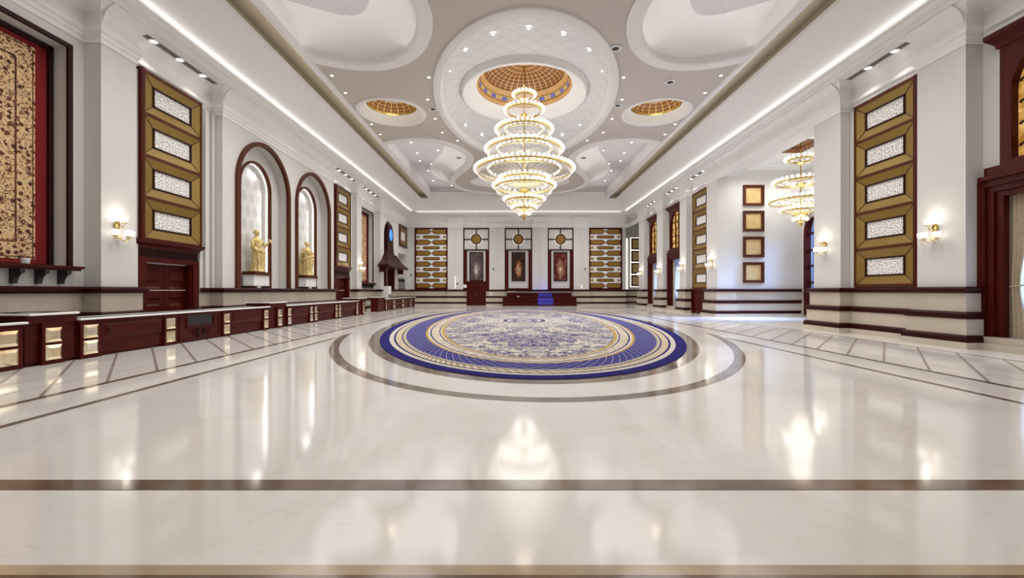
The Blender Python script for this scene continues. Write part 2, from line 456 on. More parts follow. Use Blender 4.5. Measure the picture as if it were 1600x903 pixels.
# ------------------------------------------------------------------ mesh builder
class MB:
    def __init__(s):
        s.v, s.f, s.m, s.uv, s.uv2 = [], [], [], {}, {}
    def add(s, vs, fs, mat=0, uvs=None):
        b = len(s.v)
        s.v.extend([tuple(p) for p in vs])
        for i, f in enumerate(fs):
            if uvs is not None:
                s.uv[len(s.f)] = uvs[i]
            s.f.append(tuple(b + k for k in f))
            s.m.append(mat)
        return s
    def box(s, x0, x1, y0, y1, z0, z1, mat=0):
        x0, x1 = min(x0, x1), max(x0, x1); y0, y1 = min(y0, y1), max(y0, y1); z0, z1 = min(z0, z1), max(z0, z1)
        return s.add([(x0, y0, z0), (x1, y0, z0), (x1, y1, z0), (x0, y1, z0), (x0, y0, z1), (x1, y0, z1), (x1, y1, z1), (x0, y1, z1)],
                     [(0, 3, 2, 1), (4, 5, 6, 7), (0, 1, 5, 4), (1, 2, 6, 5), (2, 3, 7, 6), (3, 0, 4, 7)], mat)
    def quad(s, a, b, c, d, mat=0, uv=None):
        return s.add([a, b, c, d], [(0, 1, 2, 3)], mat, [uv] if uv else None)
    def prism(s, poly, fn0, fn1, mat=0):
        """closed prism: outline (u,v) mapped by fn0 (one end) and fn1 (other end)"""
        n = len(poly)
        vs = [fn0(p) for p in poly] + [fn1(p) for p in poly]
        tris = tessellate_polygon([[Vector((p[0], p[1], 0)) for p in poly]])
        fs = [tuple(t) for t in tris] + [tuple(n + k for k in reversed(t)) for t in tris]
        fs += [(i, (i + 1) % n, n + (i + 1) % n, n + i) for i in range(n)]
        return s.add(vs, fs, mat)
    def lathe(s, prof, c=(0, 0, 0), n=24, mat=0, uv=False, a=1.0, b=1.0):
        vs, fs, uvs = [], [], []
        k = len(prof)
        for j in range(n):
            t = 2 * pi * j / n
            for r, z in prof:
                vs.append((c[0] + r * a * cos(t), c[1] + r * b * sin(t), c[2] + z))
        for j in range(n):
            j2 = (j + 1) % n
            for i in range(k - 1):
                fs.append((j * k + i, j2 * k + i, j2 * k + i + 1, j * k + i + 1))
                uvs.append([(j / n, i / (k - 1)), ((j + 1) / n, i / (k - 1)), ((j + 1) / n, (i + 1) / (k - 1)), (j / n, (i + 1) / (k - 1))])
        return s.add(vs, fs, mat, uvs if uv else None)
    def torus(s, c, R, r, n=48, k=6, mat=0, sz=1.0):
        prof = [(R + r * cos(2 * pi * i / k), r * sz * sin(2 * pi * i / k)) for i in range(k + 1)]
        return s.lathe(prof, c, n, mat)
    def sphere(s, c, r, n=10, k=6, mat=0, sz=1.0):
        prof = [(r * sin(pi * i / k), -r * sz * cos(pi * i / k)) for i in range(k + 1)]
        return s.lathe(prof, c, n, mat)
    def tube(s, pts, r, n=6, mat=0, caps=True):
        pts = [Vector(p) for p in pts]
        rs = r if isinstance(r, (list, tuple)) else [r] * len(pts)
        vs, fs = [], []
        up = Vector((0, 0, 1))
        for i, p in enumerate(pts):
            d = (pts[min(i + 1, len(pts) - 1)] - pts[max(i - 1, 0)]).normalized()
            u = up if abs(d.dot(up)) < 0.95 else Vector((1, 0, 0))
            x = d.cross(u).normalized(); y = x.cross(d).normalized()
            for j in range(n):
                t = 2 * pi * j / n
                vs.append(p + (x * cos(t) + y * sin(t)) * rs[i])
        for i in range(len(pts) - 1):
            for j in range(n):
                fs.append((i * n + j, i * n + (j + 1) % n, (i + 1) * n + (j + 1) % n, (i + 1) * n + j))
        if caps:
            fs.append(tuple(range(n - 1, -1, -1)))
            fs.append(tuple((len(pts) - 1) * n + j for j in range(n)))
        return s.add(vs, fs, mat)
    def cyl(s, c, r, z0, z1, n=16, mat=0):
        return s.lathe([(0, z0), (r, z0), (r, z1), (0, z1)], c, n, mat)
    def sweep(s, poly, prof, closed=False, mats=None):
        """profile (offset to the right of travel, z) carried along a plan polyline with mitred corners"""
        n = len(poly)
        P = [Vector((p[0], p[1])) for p in poly]
        nrm = []
        for i in range(n):
            def dirn(a, b):
                d = P[b] - P[a]
                return d.normalized() if d.length > 1e-9 else None
            d0 = dirn((i - 1) % n, i) if (closed or i > 0) else None
            d1 = dirn(i, (i + 1) % n) if (closed or i < n - 1) else None
            if d0 is None: d0 = d1
            if d1 is None: d1 = d0
            n0 = Vector((d0.y, -d0.x)); n1 = Vector((d1.y, -d1.x))
            m = n0 + n1
            den = 1 + n0.dot(n1)
            nrm.append(m / den if den > 0.15 else n0)
        k = len(prof)
        vs = []
        for i in range(n):
            for o, z in prof:
                q = P[i] + nrm[i] * o
                vs.append((q.x, q.y, z))
        b = len(s.v)
        s.v.extend(vs)
        for i in range(n if closed else n - 1):
            j = (i + 1) % n
            for q in range(k - 1):
                s.f.append((b + i * k + q, b + j * k + q, b + j * k + q + 1, b + i * k + q + 1))
                s.m.append(mats[q] if mats else 0)
        return s
    def holed(s, outer, holes, fn, mat=0):
        loops = [[Vector((p[0], p[1], 0)) for p in outer]] + [[Vector((p[0], p[1], 0)) for p in h] for h in holes]
        pts = [p for l in ([outer] + list(holes)) for p in l]
        tris = tessellate_polygon(loops)
        return s.add([fn(p) for p in pts], [tuple(t) for t in tris], mat)
    def band(s, loop, fn0, fn1, mat=0, closed=True):
        n = len(loop)
        vs = [fn0(p) for p in loop] + [fn1(p) for p in loop]
        rng = range(n) if closed else range(n - 1)
        return s.add(vs, [(i, (i + 1) % n, n + (i + 1) % n, n + i) for i in rng], mat)
    def build(s, name, mats, parent=None, smooth=False, origin=None, link=True):
        me = bpy.data.meshes.new(name)
        o = origin
        if o is None and parent is not None and parent.get('_w'):
            o = parent['_w']
        vs = s.v if o is None else [(p[0] - o[0], p[1] - o[1], p[2] - o[2]) for p in s.v]
        me.from_pydata(vs, [], s.f)
        if not isinstance(mats, (list, tuple)):
            mats = [mats]
        for m in mats:
            me.materials.append(M[m] if isinstance(m, str) else m)
        me.polygons.foreach_set('material_index', s.m)
        if s.uv:
            lay = me.uv_layers.new(name='UVMap')
            for fi, p in enumerate(me.polygons):
                u = s.uv.get(fi)
                if u:
                    for li, q in zip(p.loop_indices, u):
                        lay.data[li].uv = q
        if s.uv2:
            lay = me.uv_layers.new(name='edge')
            for fi, p in enumerate(me.polygons):
                u = s.uv2.get(fi)
                if u:
                    for li, q in zip(p.loop_indices, u):
                        lay.data[li].uv = q
        bm = bmesh.new(); bm.from_mesh(me)
        bmesh.ops.recalc_face_normals(bm, faces=bm.faces)
        bm.to_mesh(me); bm.free()
        if smooth:
            me.polygons.foreach_set('use_smooth', [True] * len(me.polygons))
            try:
                me.set_sharp_from_angle(angle=math.radians(40))
            except Exception:
                pass
        me.update()
        ob = bpy.data.objects.new(name, me)
        COL.objects.link(ob)
        if parent is not None:
            ob.parent = parent
            if parent.get('_w'):
                ob['_w'] = tuple(parent['_w'])
        elif o is not None:
            ob.location = o
        return ob

def tag(o, label=None, cat=None, group=None, kind=None):
    if label: o['label'] = label
    if cat: o['category'] = cat
    if group: o['group'] = group
    if kind: o['kind'] = kind
    return o

def thing(name, label, cat, loc=(0, 0, 0), rz=0.0, group=None, world=False):
    """an Empty at the thing's base; world=True lets its parts be written in hall coordinates"""
    o = bpy.data.objects.new(name, None)
    COL.objects.link(o)
    o.location = loc
    o.rotation_euler = (0, 0, rz)
    o.empty_display_size = 0.2
    if world:
        o['_w'] = tuple(loc)
    return tag(o, label, cat, group)

def struct(name, mb, mats, smooth=False, origin=None):
    o = mb.build(name, mats, smooth=smooth, origin=origin)
    o['kind'] = 'structure'
    return o

def dup(root, loc, rz=None, label=None, group=None):
    r = root.copy(); COL.objects.link(r)
    r.location = loc
    if rz is not None:
        r.rotation_euler = (0, 0, rz)
    if label: r['label'] = label
    if group: r['group'] = group
    for ch in list(root.children):
        c = ch.copy(); COL.objects.link(c); c.parent = r
        for g in list(ch.children):
            d = g.copy(); COL.objects.link(d); d.parent = c
    return r

def rect(a0, a1, b0, b1):
    return [(a0, b0), (a1, b0), (a1, b1), (a0, b1)]

def arch(c, hw, z0, zs, n=24):
    return [(c - hw, z0), (c + hw, z0)] + [(c + hw * cos(pi * i / n), zs + hw * sin(pi * i / n)) for i in range(n + 1)]

def ellipse(cx, cy, a, b, n=96):
    return [(cx + a * cos(2 * pi * i / n), cy + b * sin(2 * pi * i / n)) for i in range(n)]

LAMPS = []
def lamp(kind, name, loc, watts, colr=(1, 0.93, 0.82), size=0.2, rot=None, **kw):
    d = bpy.data.lights.new(name, kind)
    d.energy = watts
    d.color = colr
    if kind == 'AREA':
        d.shape = 'RECTANGLE'
        d.size, d.size_y = size
    else:
        d.shadow_soft_size = size
    for k, v in kw.items():
        setattr(d, k, v)
    o = bpy.data.objects.new(name, d)
    COL.objects.link(o)
    o.location = loc
    if rot: o.rotation_euler = rot
    return o

# ------------------------------------------------------------------ floor
fl = MB().quad((-13, YN, 0), (18, YN, 0), (18, 46, 0), (-13, 46, 0))
struct('floor', fl, 'floor')

def inlay(idx, mb, mat):
    struct('trim_%d' % idx, mb, mat)
H1, H2 = 0.003, 0.006
def ring_strip(mb, a, b, w, z, n=160, clip=None, mat=0):
    """flat elliptical band of width w, optionally limited to |x| <= clip"""
    def pt(i, k):
        t = 2 * pi * i / n
        return ((a + k * w) * cos(t), (b + k * w) * sin(t))
    for i in range(n):
        q = [pt(i, -.5), pt(i + 1, -.5), pt(i + 1, .5), pt(i, .5)]
        if clip:
            if min(abs(p[0]) for p in q) > clip: continue
            q = [(max(-clip, min(clip, p[0])), p[1]) for p in q]
        mb.quad(*[(XC + p[0], YC + p[1], z) for p in q], mat)
ring = MB(); ring_strip(ring, 6.93, 15.2, 0.24, H1, 200, 6.28)
inlay(1, ring, 'ring_stone')
brd = MB(); ring_strip(brd, 5.86, 14.05, 0.34, H1, 160)
inlay(2, brd, 'ring_stone')
ln = MB()
def lng(mb, x, w, y0, y1, z=H1):
    mb.quad((x - w / 2, y0, z), (x + w / 2, y0, z), (x + w / 2, y1, z), (x - w / 2, y1, z))
for x in (XC - 7.18, XC + 7.18):
    lng(ln, x, 0.12, 1.0, 41.0)
for sx in (-1, 1):
    for y0, y1 in ((1.9, 13.4), (28.6, 40.1)):
        lng(ln, XC + sx * 6.2, 0.11, y0, y1)
lng(ln, 10.72, 0.07, 1.0, 41.0)
inlay(3, ln, 'strip_stone')
fs = MB().quad((XC - 7.1, 3.175, H1), (XC + 7.1, 3.175, H1), (XC + 7.1, 3.345, H1), (XC - 7.1, 3.345, H1))
fs.quad((XC - 7.1, 2.10, H1), (XC + 7.1, 2.10, H1), (XC + 7.1, 2.225, H1), (XC - 7.1, 2.225, H1))
inlay(4, fs, 'strip_stone')
fs = MB().quad((XC - 7.1, 2.225, H1), (XC + 7.1, 2.225, H1), (XC + 7.1, 2.305, H1), (XC - 7.1, 2.305, H1))
inlay(5, fs, 'tan_stone')
jt = MB(); jt2 = MB()
for i in range(36):
    y = 4.0 + i * 0.98
    for xa, xb in ((-9.5, -6.66), (10.68, 7.82)):
        d = abs(xa - xb) * 1.13
        w = 0.032
        if y + d > 41: continue
        jt.quad((xa, y + d - w, H2), (xa, y + d + w, H2), (xb, y + w, H2), (xb, y - w, H2))
for k in (1, 2, 3):
    lng(jt2, -6.6 - 0.72 * k, 0.02, 1, 41, H1)
    lng(jt2, 7.76 + 0.72 * k, 0.02, 1, 41, H1)
inlay(6, jt, 'joint')
inlay(7, jt2, 'joint2')

# ------------------------------------------------------------------ rug
def ell_off(d, n=192):
    return [((5.70 - d) * cos(2 * pi * i / n), (13.9 - d) * sin(2 * pi * i / n)) for i in range(n + 1)]
bands = [(0.0, 0.30, 'rug_navy'), (0.30, 0.44, 'rug_cream'), (0.44, 0.50, 'rug_navy'), (0.50, 0.70, 'rug_rope'), (0.70, 0.74, 'rug_navy'),
         (0.74, 0.84, 'rug_sand'), (0.84, 1.52, 'rug_trellis'), (1.52, 1.60, 'rug_gold'), (1.60, 1.68, 'rug_cream'), (1.68, 1.73, 'rug_navy'),
         (1.73, 2.02, 'rug_scroll'), (2.02, 2.06, 'rug_navy'), (2.06, 2.12, 'rug_cream'), (2.12, 2.22, 'rug_gold')]
rug = thing('oval_rug', 'huge oval navy and cream floral rug on the marble floor under the central chandelier', 'rug', (XC, YC, 0))
bmats = ['rug_navy', 'rug_cream', 'rug_rope', 'rug_sand', 'rug_trellis', 'rug_gold', 'rug_scroll']
rb = MB()
for d0, d1, mt in bands:
    A, B = ell_off(d0), ell_off(d1)
    s_ = 0.0
    for i in range(192):
        ds = sqrt((A[i + 1][0] - A[i][0]) ** 2 + (A[i + 1][1] - A[i][1]) ** 2)
        z = 0.018
        rb.quad((*A[i], z), (*A[i + 1], z), (*B[i + 1], z), (*B[i], z), bmats.index(mt),
                [(s_, 0), (s_ + ds, 0), (s_ + ds, d1 - d0), (s_, d1 - d0)])
        s_ += ds
A = ell_off(0.0)
rb.band(A[:-1], lambda p: (p[0], p[1], 0.018), lambda p: (p[0], p[1], 0.0), 0)
rb.build('border', bmats, rug)
rf = MB()
B = ell_off(2.22)[:-1]
rf.add([(p[0], p[1], 0.018) for p in B], [tuple(range(len(B)))])
rf.build('field', 'rug_field', rug)

# ------------------------------------------------------------------ walls
def seg_wall(mb, x, y0, y1, z0, z1, holes=()):
    mb.holed(rect(y0, y1, z0, z1), holes, lambda p: (x, p[0], p[1]))
AL1, AL2 = (7.10, 10.62), (30.10, 33.60)             # tapestry alcoves
ZA0, ZA1 = 2.10, 7.66
ARCHES = [(18.17, 1.97), (22.63, 1.96)]
ZB = 1.50
wl = MB()
left_segs = [
    (RL, YN, 10.93, [rect(AL1[0] + .08, AL1[1] - .08, ZA0, ZA1 - .08)]),
    (FL, 10.93, 11.95, []),
    (RL, 11.95, 15.5, [rect(12.5, 14.5, ZB + .02, 2.33)]),
    (FL, 15.5, 25.1, [arch(c, h - .06, 1.6, 5.8) for c, h in ARCHES]),
    (RL, 25.1, 28.9, [rect(26.1, 28.1, ZB + .02, 2.33)]),
    (FL, 28.9, 29.8, []),
    (RL, 29.8, 34.0, [rect(AL2[0] + .08, AL2[1] - .08, ZA0, ZA1 - .08)]),
    (FL, 34.0, YF, [arch(36.3, 1.35, 1.6, 6.1), rect(39.35, 42.35, 1.6, 5.05)]),
]
px_ = None
for x, y0, y1, holes in left_segs:
    seg_wall(wl, x, y0, y1, ZB, ZW, holes)
    if px_ is not None and px_ != x:
        wl.quad((px_, y0, 0), (x, y0, 0), (x, y0, ZW), (px_, y0, ZW))
    px_ = x
    # below the dado
    if x == RL and (11 < y0 < 12 or 25 < y0 < 26):
        c = 13.5 if y0 < 20 else 27.1
        seg_wall(wl, x, y0, c - 1.0, 0, ZB); seg_wall(wl, x, c + 1.0, y1, 0, ZB)
    else:
        seg_wall(wl, x, y0, y1, 0, ZB)
# alcove pockets
for a0, a1 in (AL1, AL2):
    h = rect(a0 + .08, a1 - .08, ZA0, ZA1 - .08)
    wl.band(h, lambda p: (RL, *p), lambda p: (RL - .42, *p))
    wl.quad((RL - .42, a0, ZA0), (RL - .42, a1, ZA0), (RL - .42, a1, ZA1), (RL - .42, a0, ZA1))
# arched recesses and the niches inside them
INNER = []
for c, hw in ARCHES:
    h = arch(c, hw - .06, 1.6, 5.8)
    wl.band(h, lambda p: (FL, *p), lambda p: (FL - .42, *p))
    hi = arch(c, 1.05, 1.6, 5.9)
    INNER.append((c, hi))
    wl.holed(h, [hi], lambda p: (FL - .42, *p))
    wl.band(hi, lambda p: (FL - .42, *p), lambda p: (FL - .76, *p))
# clock niche
h = arch(36.3, 1.35, 1.6, 6.1)
wl.band(h, lambda p: (FL, *p), lambda p: (FL - .5, *p))
wl.holed(h, [], lambda p: (FL - .5, *p))
# back-bar niche
h = rect(39.35, 42.35, 1.6, 5.05)
wl.band(h, lambda p: (FL, *p), lambda p: (FL - .9, *p))
wl.holed(h, [], lambda p: (FL - .9, *p))
struct('wall_left', wl, 'wall')
wp = MB()
for c, hi in INNER:
    wp.holed(hi, [], lambda p: (FL - .74, *p))
struct('trim_8', wp, 'wallpaper')

# right wall
wr = MB()
right_segs = [(RR, YN, 11.0), (FR, 11.0, 12.32), (RR, 12.32, 15.2), (FR, 15.2, 16.54), None,
              (FR, 24.34, 25.7), (RR, 25.7, 28.7), (FR, 28.7, 29.84), (RR, 29.84, 33.2), (FR, 33.2, 34.6), (RR, 34.6, 37.9), (FR, 37.9, 39.5)]
WBAYS = [(9.28, 1.72), (31.5, 1.62), (36.25, 1.60)]   # window bays: centre, half width of casing
px_ = None
for sgm in right_segs:
    if sgm is None:
        px_ = None
        continue
    x, y0, y1 = sgm
    holes = []
    for c, hw in WBAYS:
        if y0 - 1 < c < y1 + 1 and x == RR and y0 < c < y1:
            holes = [rect(c - hw + .5, c + hw - .5, 0.33, 3.85), arch(c, 1.08, 4.6, 6.5)]
    if x == RR and 25 < y0 < 26:
        holes = []
    seg_wall(wr, x, y0, y1, 0, ZW, holes)
    if px_ is not None and px_ != x:
        wr.quad((px_, y0, 0), (x, y0, 0), (x, y0, ZW), (px_, y0, ZW))
    px_ = x
# returns of the opening, header soffit, annex
for y in (16.54, 24.34):
    wr.quad((FR, y, 0), (12.72, y, 0), (12.72, y, ZW), (FR, y, ZW))
wr.quad((FR, 16.54, ZW), (12.72, 16.54, ZW), (12.72, 24.34, ZW), (FR, 24.34, ZW))
wr.quad((12.72, 16.54, ZW), (12.72, 24.34, ZW), (12.72, 24.34, 8.75), (12.72, 16.54, 8.75))
wr.quad((12.72, 24.34, 0), (12.72, 24.55, 0), (12.72, 24.55, 8.75), (12.72, 24.34, 8.75))
wr.quad((FR, 39.5, 0), (14.6, 39.5, 0), (14.6, 39.5, 9), (FR, 39.5, 9))
struct('wall_right', wr, 'wall')
wx = MB()   # annex shell
wx.quad((12.72, 24.55, 0), (16.85, 24.55, 0), (16.85, 24.55, 8.75), (12.72, 24.55, 8.75))
AW = (22.7, 1.55)
wx.holed(rect(14.0, 24.55, 0, 8.75), [arch(AW[0], AW[1], 0.12, 4.75)], lambda p: (16.85, *p))
wx.band(arch(AW[0], AW[1], 0.12, 4.75), lambda p: (16.85, *p), lambda p: (17.2, *p))
wx.quad((12.72, 14.0, 0), (16.85, 14.0, 0), (16.85, 14.0, 8.75), (12.72, 14.0, 8.75))
wx.quad((12.72, 14.0, 0), (12.72, 16.54, 0), (12.72, 16.54, 8.75), (12.72, 14.0, 8.75))
struct('wall_annex', wx, 'wall')
cx = MB().holed(rect(12.72, 16.85, 14.0, 24.55), [rect(13.85, 15.15, 20.2, 22.2)], lambda p: (p[0], p[1], 8.75))
cx.band(rect(13.85, 15.15, 20.2, 22.2), lambda p: (p[0], p[1], 8.75), lambda p: (p[0], p[1], 8.95))
cx.sweep([(12.72, 14.0), (12.72, 24.55), (16.85, 24.55), (16.85, 14.0)], [(0, 8.5), (.10, 8.55), (.10, 8.65), (.18, 8.75)])
struct('ceiling_annex', cx, 'plaster')
cb = MB().quad((13.85, 20.2, 8.92), (15.15, 20.2, 8.92), (15.15, 22.2, 8.92), (13.85, 22.2, 8.92))
cb.sweep(rect(13.85, 15.15, 20.2, 22.2)[::-1], [(0, 8.75), (0, 8.73), (.12, 8.8), (.25, 8.9)], True)
tag(cb.build('ceiling_coffer', 'bronze'), 'carved bronze coffer in the side room ceiling above the smaller chandelier', 'ceiling coffer')

# far wall
FP = [(-6.59, -5.02), (-2.37, -0.81), (1.99, 3.55), (6.19, 7.75)]     # pilasters
PROJ = 0.16
wf = MB()
pts = [(RL, YF)]
for a, b in FP:
    pts += [(a, YF), (a, YF - PROJ), (b, YF - PROJ), (b, YF)]
pts += [(11.50, YF)]
FARP = pts
wf.sweep(pts, [(0, 0), (0, ZW)])
wf.quad((11.5, YF, 0), (11.5, 44.6, 0), (11.5, 44.6, 9), (11.5, YF, 9))
wf.quad((11.5, 44.6, 0), (14.6, 44.6, 0), (14.6, 44.6, 9), (11.5, 44.6, 9))
wf.quad((14.6, 39.5, 0), (14.6, 44.6, 0), (14.6, 44.6, 9), (14.6, 39.5, 9))
wf.quad((11.4, 39.5, 8.4), (14.6, 39.5, 8.4), (14.6, 44.6, 8.4), (11.4, 44.6, 8.4))
# reed grooves on the pilasters (a fine raised fillet down each middle)
for a, b in FP:
    m = (a + b) / 2
    wf.box(m - .05, m + .05, YF - PROJ - .035, YF - PROJ, 1.6, 7.8)
struct('wall_far', wf, 'wall')
wn = MB().quad((RL, YN, 0), (RR, YN, 0), (RR, YN, ZW + 1), (RL, YN, ZW + 1))
struct('wall_near', wn, 'wall')

# crown moulding that follows piers and bays
LEFTP = [(RL, YN), (RL, 10.93), (FL, 10.93), (FL, 11.95), (RL, 11.95), (RL, 15.5), (FL, 15.5), (FL, 25.1), (RL, 25.1), (RL, 28.9),
         (FL, 28.9), (FL, 29.8), (RL, 29.8), (RL, 34.0), (FL, 34.0), (FL, YF)]
RIGHTP = [(FR, YF), (FR, 37.9), (RR, 37.9), (RR, 34.6), (FR, 34.6), (FR, 33.2), (RR, 33.2), (RR, 29.84), (FR, 29.84), (FR, 28.7),
          (RR, 28.7), (RR, 25.7), (FR, 25.7), (FR, 15.2), (RR, 15.2), (RR, 12.32), (FR, 12.32), (FR, 11.0), (RR, 11.0), (RR, YN)]
FARC = [(FL, YF)] + [p for p in FARP[1:-1]] + [(FR, YF)]
crown_prof = [(0, ZW - .12), (.025, ZW - .12), (.025, ZW), (.06, ZW + .02), (.06, ZW + .10), (.12, ZW + .16), (.12, ZW + .27), (.07, ZW + .31), (.07, ZW + .40), (.03, ZW + .42), (.03, 8.68), (.08, 8.76), (.16, 8.84), (.28, 8.91), (.30, 8.97)]
cr = MB()
cr.sweep(LEFTP, crown_prof); cr.sweep(FARC, crown_prof); cr.sweep(RIGHTP, crown_prof)
struct('trim_9', cr, 'plaster')
cb_prof = [(.03, 8.47), (.07, 8.56), (.10, 8.66), (.15, 8.76), (.24, 8.85), (.36, 8.92), (.36, 8.945), (.02, 8.945)]
kb = MB()
def corbel(p0, p1, nx, ny):
    vs = []
    for p in (p0, p1):
        vs += [(p[0] + nx * o, p[1] + ny * o, z) for o, z in cb_prof]
    n = len(cb_prof)
    kb.add(vs, [(k, k + 1, n + k + 1, n + k) for k in range(n - 1)] + [tuple(range(n)), tuple(range(2 * n - 1, n - 1, -1))])
for a_, b_ in FP:
    corbel((a_, YF - PROJ), (b_, YF - PROJ), 0, -1)
for ya, yb in ((10.93, 11.95), (15.5, 16.1), (24.5, 25.1), (28.9, 29.8), (34.0, 34.7)):
    corbel((FL, ya), (FL, yb), 1, 0)
for ya, yb in ((11.0, 12.32), (15.2, 16.54), (24.34, 25.7), (28.7, 29.84), (33.2, 34.6), (37.9, 39.5)):
    corbel((FR, ya), (FR, yb), -1, 0)
struct('trim_17', kb, 'plaster')
# straight ledge, lip, sloping band, light trough
x0, x1 = FL, FR
loop = [(x0, YN), (x0, YF), (x1, YF), (x1, YN)]
led_prof = [(-.62, 8.95), (.38, 8.95), (.38, 9.0), (.44, 9.02), (.44, 9.08), (.56, 9.11), (.62, 9.16), (.62, 9.27), (.54, 9.31), (.54, 9.40),
            (.60, 9.42), (1.05, 9.86), (1.66, 10.45), (1.70, 10.56), (1.40, 10.56), (1.40, 11.0), (2.62, 11.0)]
cn = MB()
cn.sweep(loop, led_prof, True, [0] * 13 + [1, 1, 1])
struct('trim_10', cn, ['plaster', 'cove'])

# wainscot: stone courses and three dark rails
WB = [(0, 0), (.27, 0), (.27, .17), (.25, .17), (.25, .30), (.19, .35), (.17, .35), (.17, .76), (.21, .78), (.21, .90), (.13, .95), (.10, .95), (.10, 1.43),
      (.16, 1.44), (.20, 1.48), (.20, 1.55), (.14, 1.60), (0, 1.60)]
WM = [0, 0, 1, 1, 1, 1, 0, 1, 1, 1, 1, 0, 1, 1, 1, 1, 1]
def wains(mb, poly):
    mb.sweep(poly, WB, False, WM)
    # end caps
    for end in (0, -1):
        a = poly[end]; bpt = poly[1] if end == 0 else poly[-2]
        d = Vector((bpt[0] - a[0], bpt[1] - a[1])).normalized() * (1 if end == 0 else -1)
        nn = Vector((d.y, -d.x))
        mb.add([(a[0] + nn.x * o, a[1] + nn.y * o, z) for o, z in WB], [tuple(range(len(WB)))], 0)
bl = MB()
wains(bl, LEFTP[:5] + [(RL, 12.25)])
wains(bl, [(RL, 14.75)] + LEFTP[5:9] + [(RL, 25.85)])
wains(bl, [(RL, 28.35)] + LEFTP[9:])
struct('baseboard_left', bl, ['wainscot', 'rail'])
br = MB()
wains(br, [(FR + .92, 39.5), (FR, 39.5), (FR, 37.9), (RR, 37.9), (RR, 37.8)])
wains(br, [(RR, 34.7), (RR, 34.6), (FR, 34.6), (FR, 33.2), (RR, 33.2), (RR, 33.1)])
wains(br, [(RR, 29.9), (RR, 29.84), (FR, 29.84), (FR, 28.7), (RR, 28.7), (RR, 28.45)])
wains(br, [(RR, 26.0), (RR, 25.7), (FR, 25.7), (FR, 24.34), (12.72, 24.34), (12.72, 24.55), (16.85, 24.55), (16.85, 24.3)][0:8])
wains(br, [(12.72, 16.54), (FR, 16.54), (FR, 15.2), (RR - .05, 15.2), (RR - .05, 12.32), (FR, 12.32), (FR, 11.0), (RR, 11.0), (RR, 10.98)])
struct('baseboard_right', br, ['wainscot', 'rail'])
bf = MB()
wains(bf, [(FL, YF), (-6.59, YF), (-6.59, YF - PROJ), (-5.02, YF - PROJ), (-5.02, YF), (-4.68, YF)])
wains(bf, [(-2.70, YF)] + FARP[7:] )
wains(bf, [(11.5, 44.6), (14.6, 44.6)])
struct('baseboard_far', bf, ['wainscot', 'rail'])

# ------------------------------------------------------------------ ceiling
def catmull(pts, n=8):
    out = []
    P = [pts[0]] + pts + [pts[-1]]
    for i in range(1, len(P) - 2):
        p0, p1, p2, p3 = P[i - 1], P[i], P[i + 1], P[i + 2]
        for k in range(n):
            t = k / n
            out.append(tuple(0.5 * ((2 * p1[j]) + (-p0[j] + p2[j]) * t + (2 * p0[j] - 5 * p1[j] + 4 * p2[j] - p3[j]) * t * t + (-p0[j] + 3 * p1[j] - 3 * p2[j] + p3[j]) * t ** 3) for j in (0, 1)))
    out.append(pts[-1])
    return out
CE = 8.45     # half width of the flat ceiling
CY = 19.65    # half length
sc = catmull([(-CE, 4.45), (-7.3, 3.95), (-6.0, 3.85), (-4.8, 4.3), (-3.85, 5.3), (-3.3, 6.6), (-3.2, 7.8), (-3.55, 9.4), (-4.25, 11.0), (-4.95, 12.5),
              (-5.3, 13.9), (-5.15, 15.3), (-4.5, 16.5), (-3.2, 17.4), (-1.6, 17.8), (0, 17.9)])
farS = sc + [(-x, y) for x, y in reversed(sc[:-1])]             # left to right across the far end
nearS = [(-x, -y) for x, y in farS]                             # right to left across the near end
outline = [(XC + x, YC + y) for x, y in farS + nearS]
OV_A, OV_B = 4.28, 7.6
SD = 6.68
holes = [ellipse(XC, YC, OV_A, OV_B), ellipse(XC - SD, YC + .35, 1.6, 1.6, 48), ellipse(XC + SD, YC + .35, 1.6, 1.6, 48),
         ellipse(XC, YC + 13.9, 4.1, 2.15, 64), ellipse(XC, YC - 13.9, 4.1, 2.15, 64)]
ce = MB().holed(outline, holes, lambda p: (p[0], p[1], ZCEIL))
struct('ceiling', ce, 'taupe')
cl = MB()
for half in (farS, nearS):
    pl = [(XC + x, YC + y) for x, y in half]
    # right of travel would be towards the hall's middle; offsets are negative (outwards)
    pl = [(pl[0][0] + (-1.2 if half is farS else 1.2), pl[0][1] + (.5 if half is farS else -.5))] + pl + [(pl[-1][0] + (1.2 if half is farS else -1.2), pl[-1][1] + (.5 if half is farS else -.5))]
    cl.sweep(pl, [(0.0, ZCEIL), (0.0, ZCEIL - .07), (-.10, ZCEIL - .09), (-.48, ZCEIL - .09), (-.52, ZCEIL - .05), (-.52, ZCEIL + .16), (-.62, ZCEIL + .20), (-.70, ZCEIL + .22),
                  (-.95, ZCEIL + .50), (-1.35, ZCEIL + .72), (-1.8, ZCEIL + .83), (-2.15, ZCEIL + .85)])
cl.v = [(max(XC - CE - .08, min(XC + CE + .08, p[0])), max(YC - CY - .08, min(YC + CY + .08, p[1])), p[2]) for p in cl.v]
rl = [(XC - CE, YC - CY), (XC - CE, YC + CY), (XC + CE, YC + CY), (XC + CE, YC - CY)]
cl.sweep(rl, [(-.17, 11.02), (-.17, ZCEIL - .12), (0, ZCEIL - .12), (.04, ZCEIL - .04), (.04, ZCEIL + .0), (.02, 11.4)], True)
struct('trim_11', cl, 'plaster', smooth=True)
cp = MB()
cp.quad((XC - CE - .1, YC - CY, 11.34), (XC + CE + .1, YC - CY, 11.34), (XC + CE + .1, YC + CY, 11.34), (XC - CE - .1, YC + CY, 11.34))
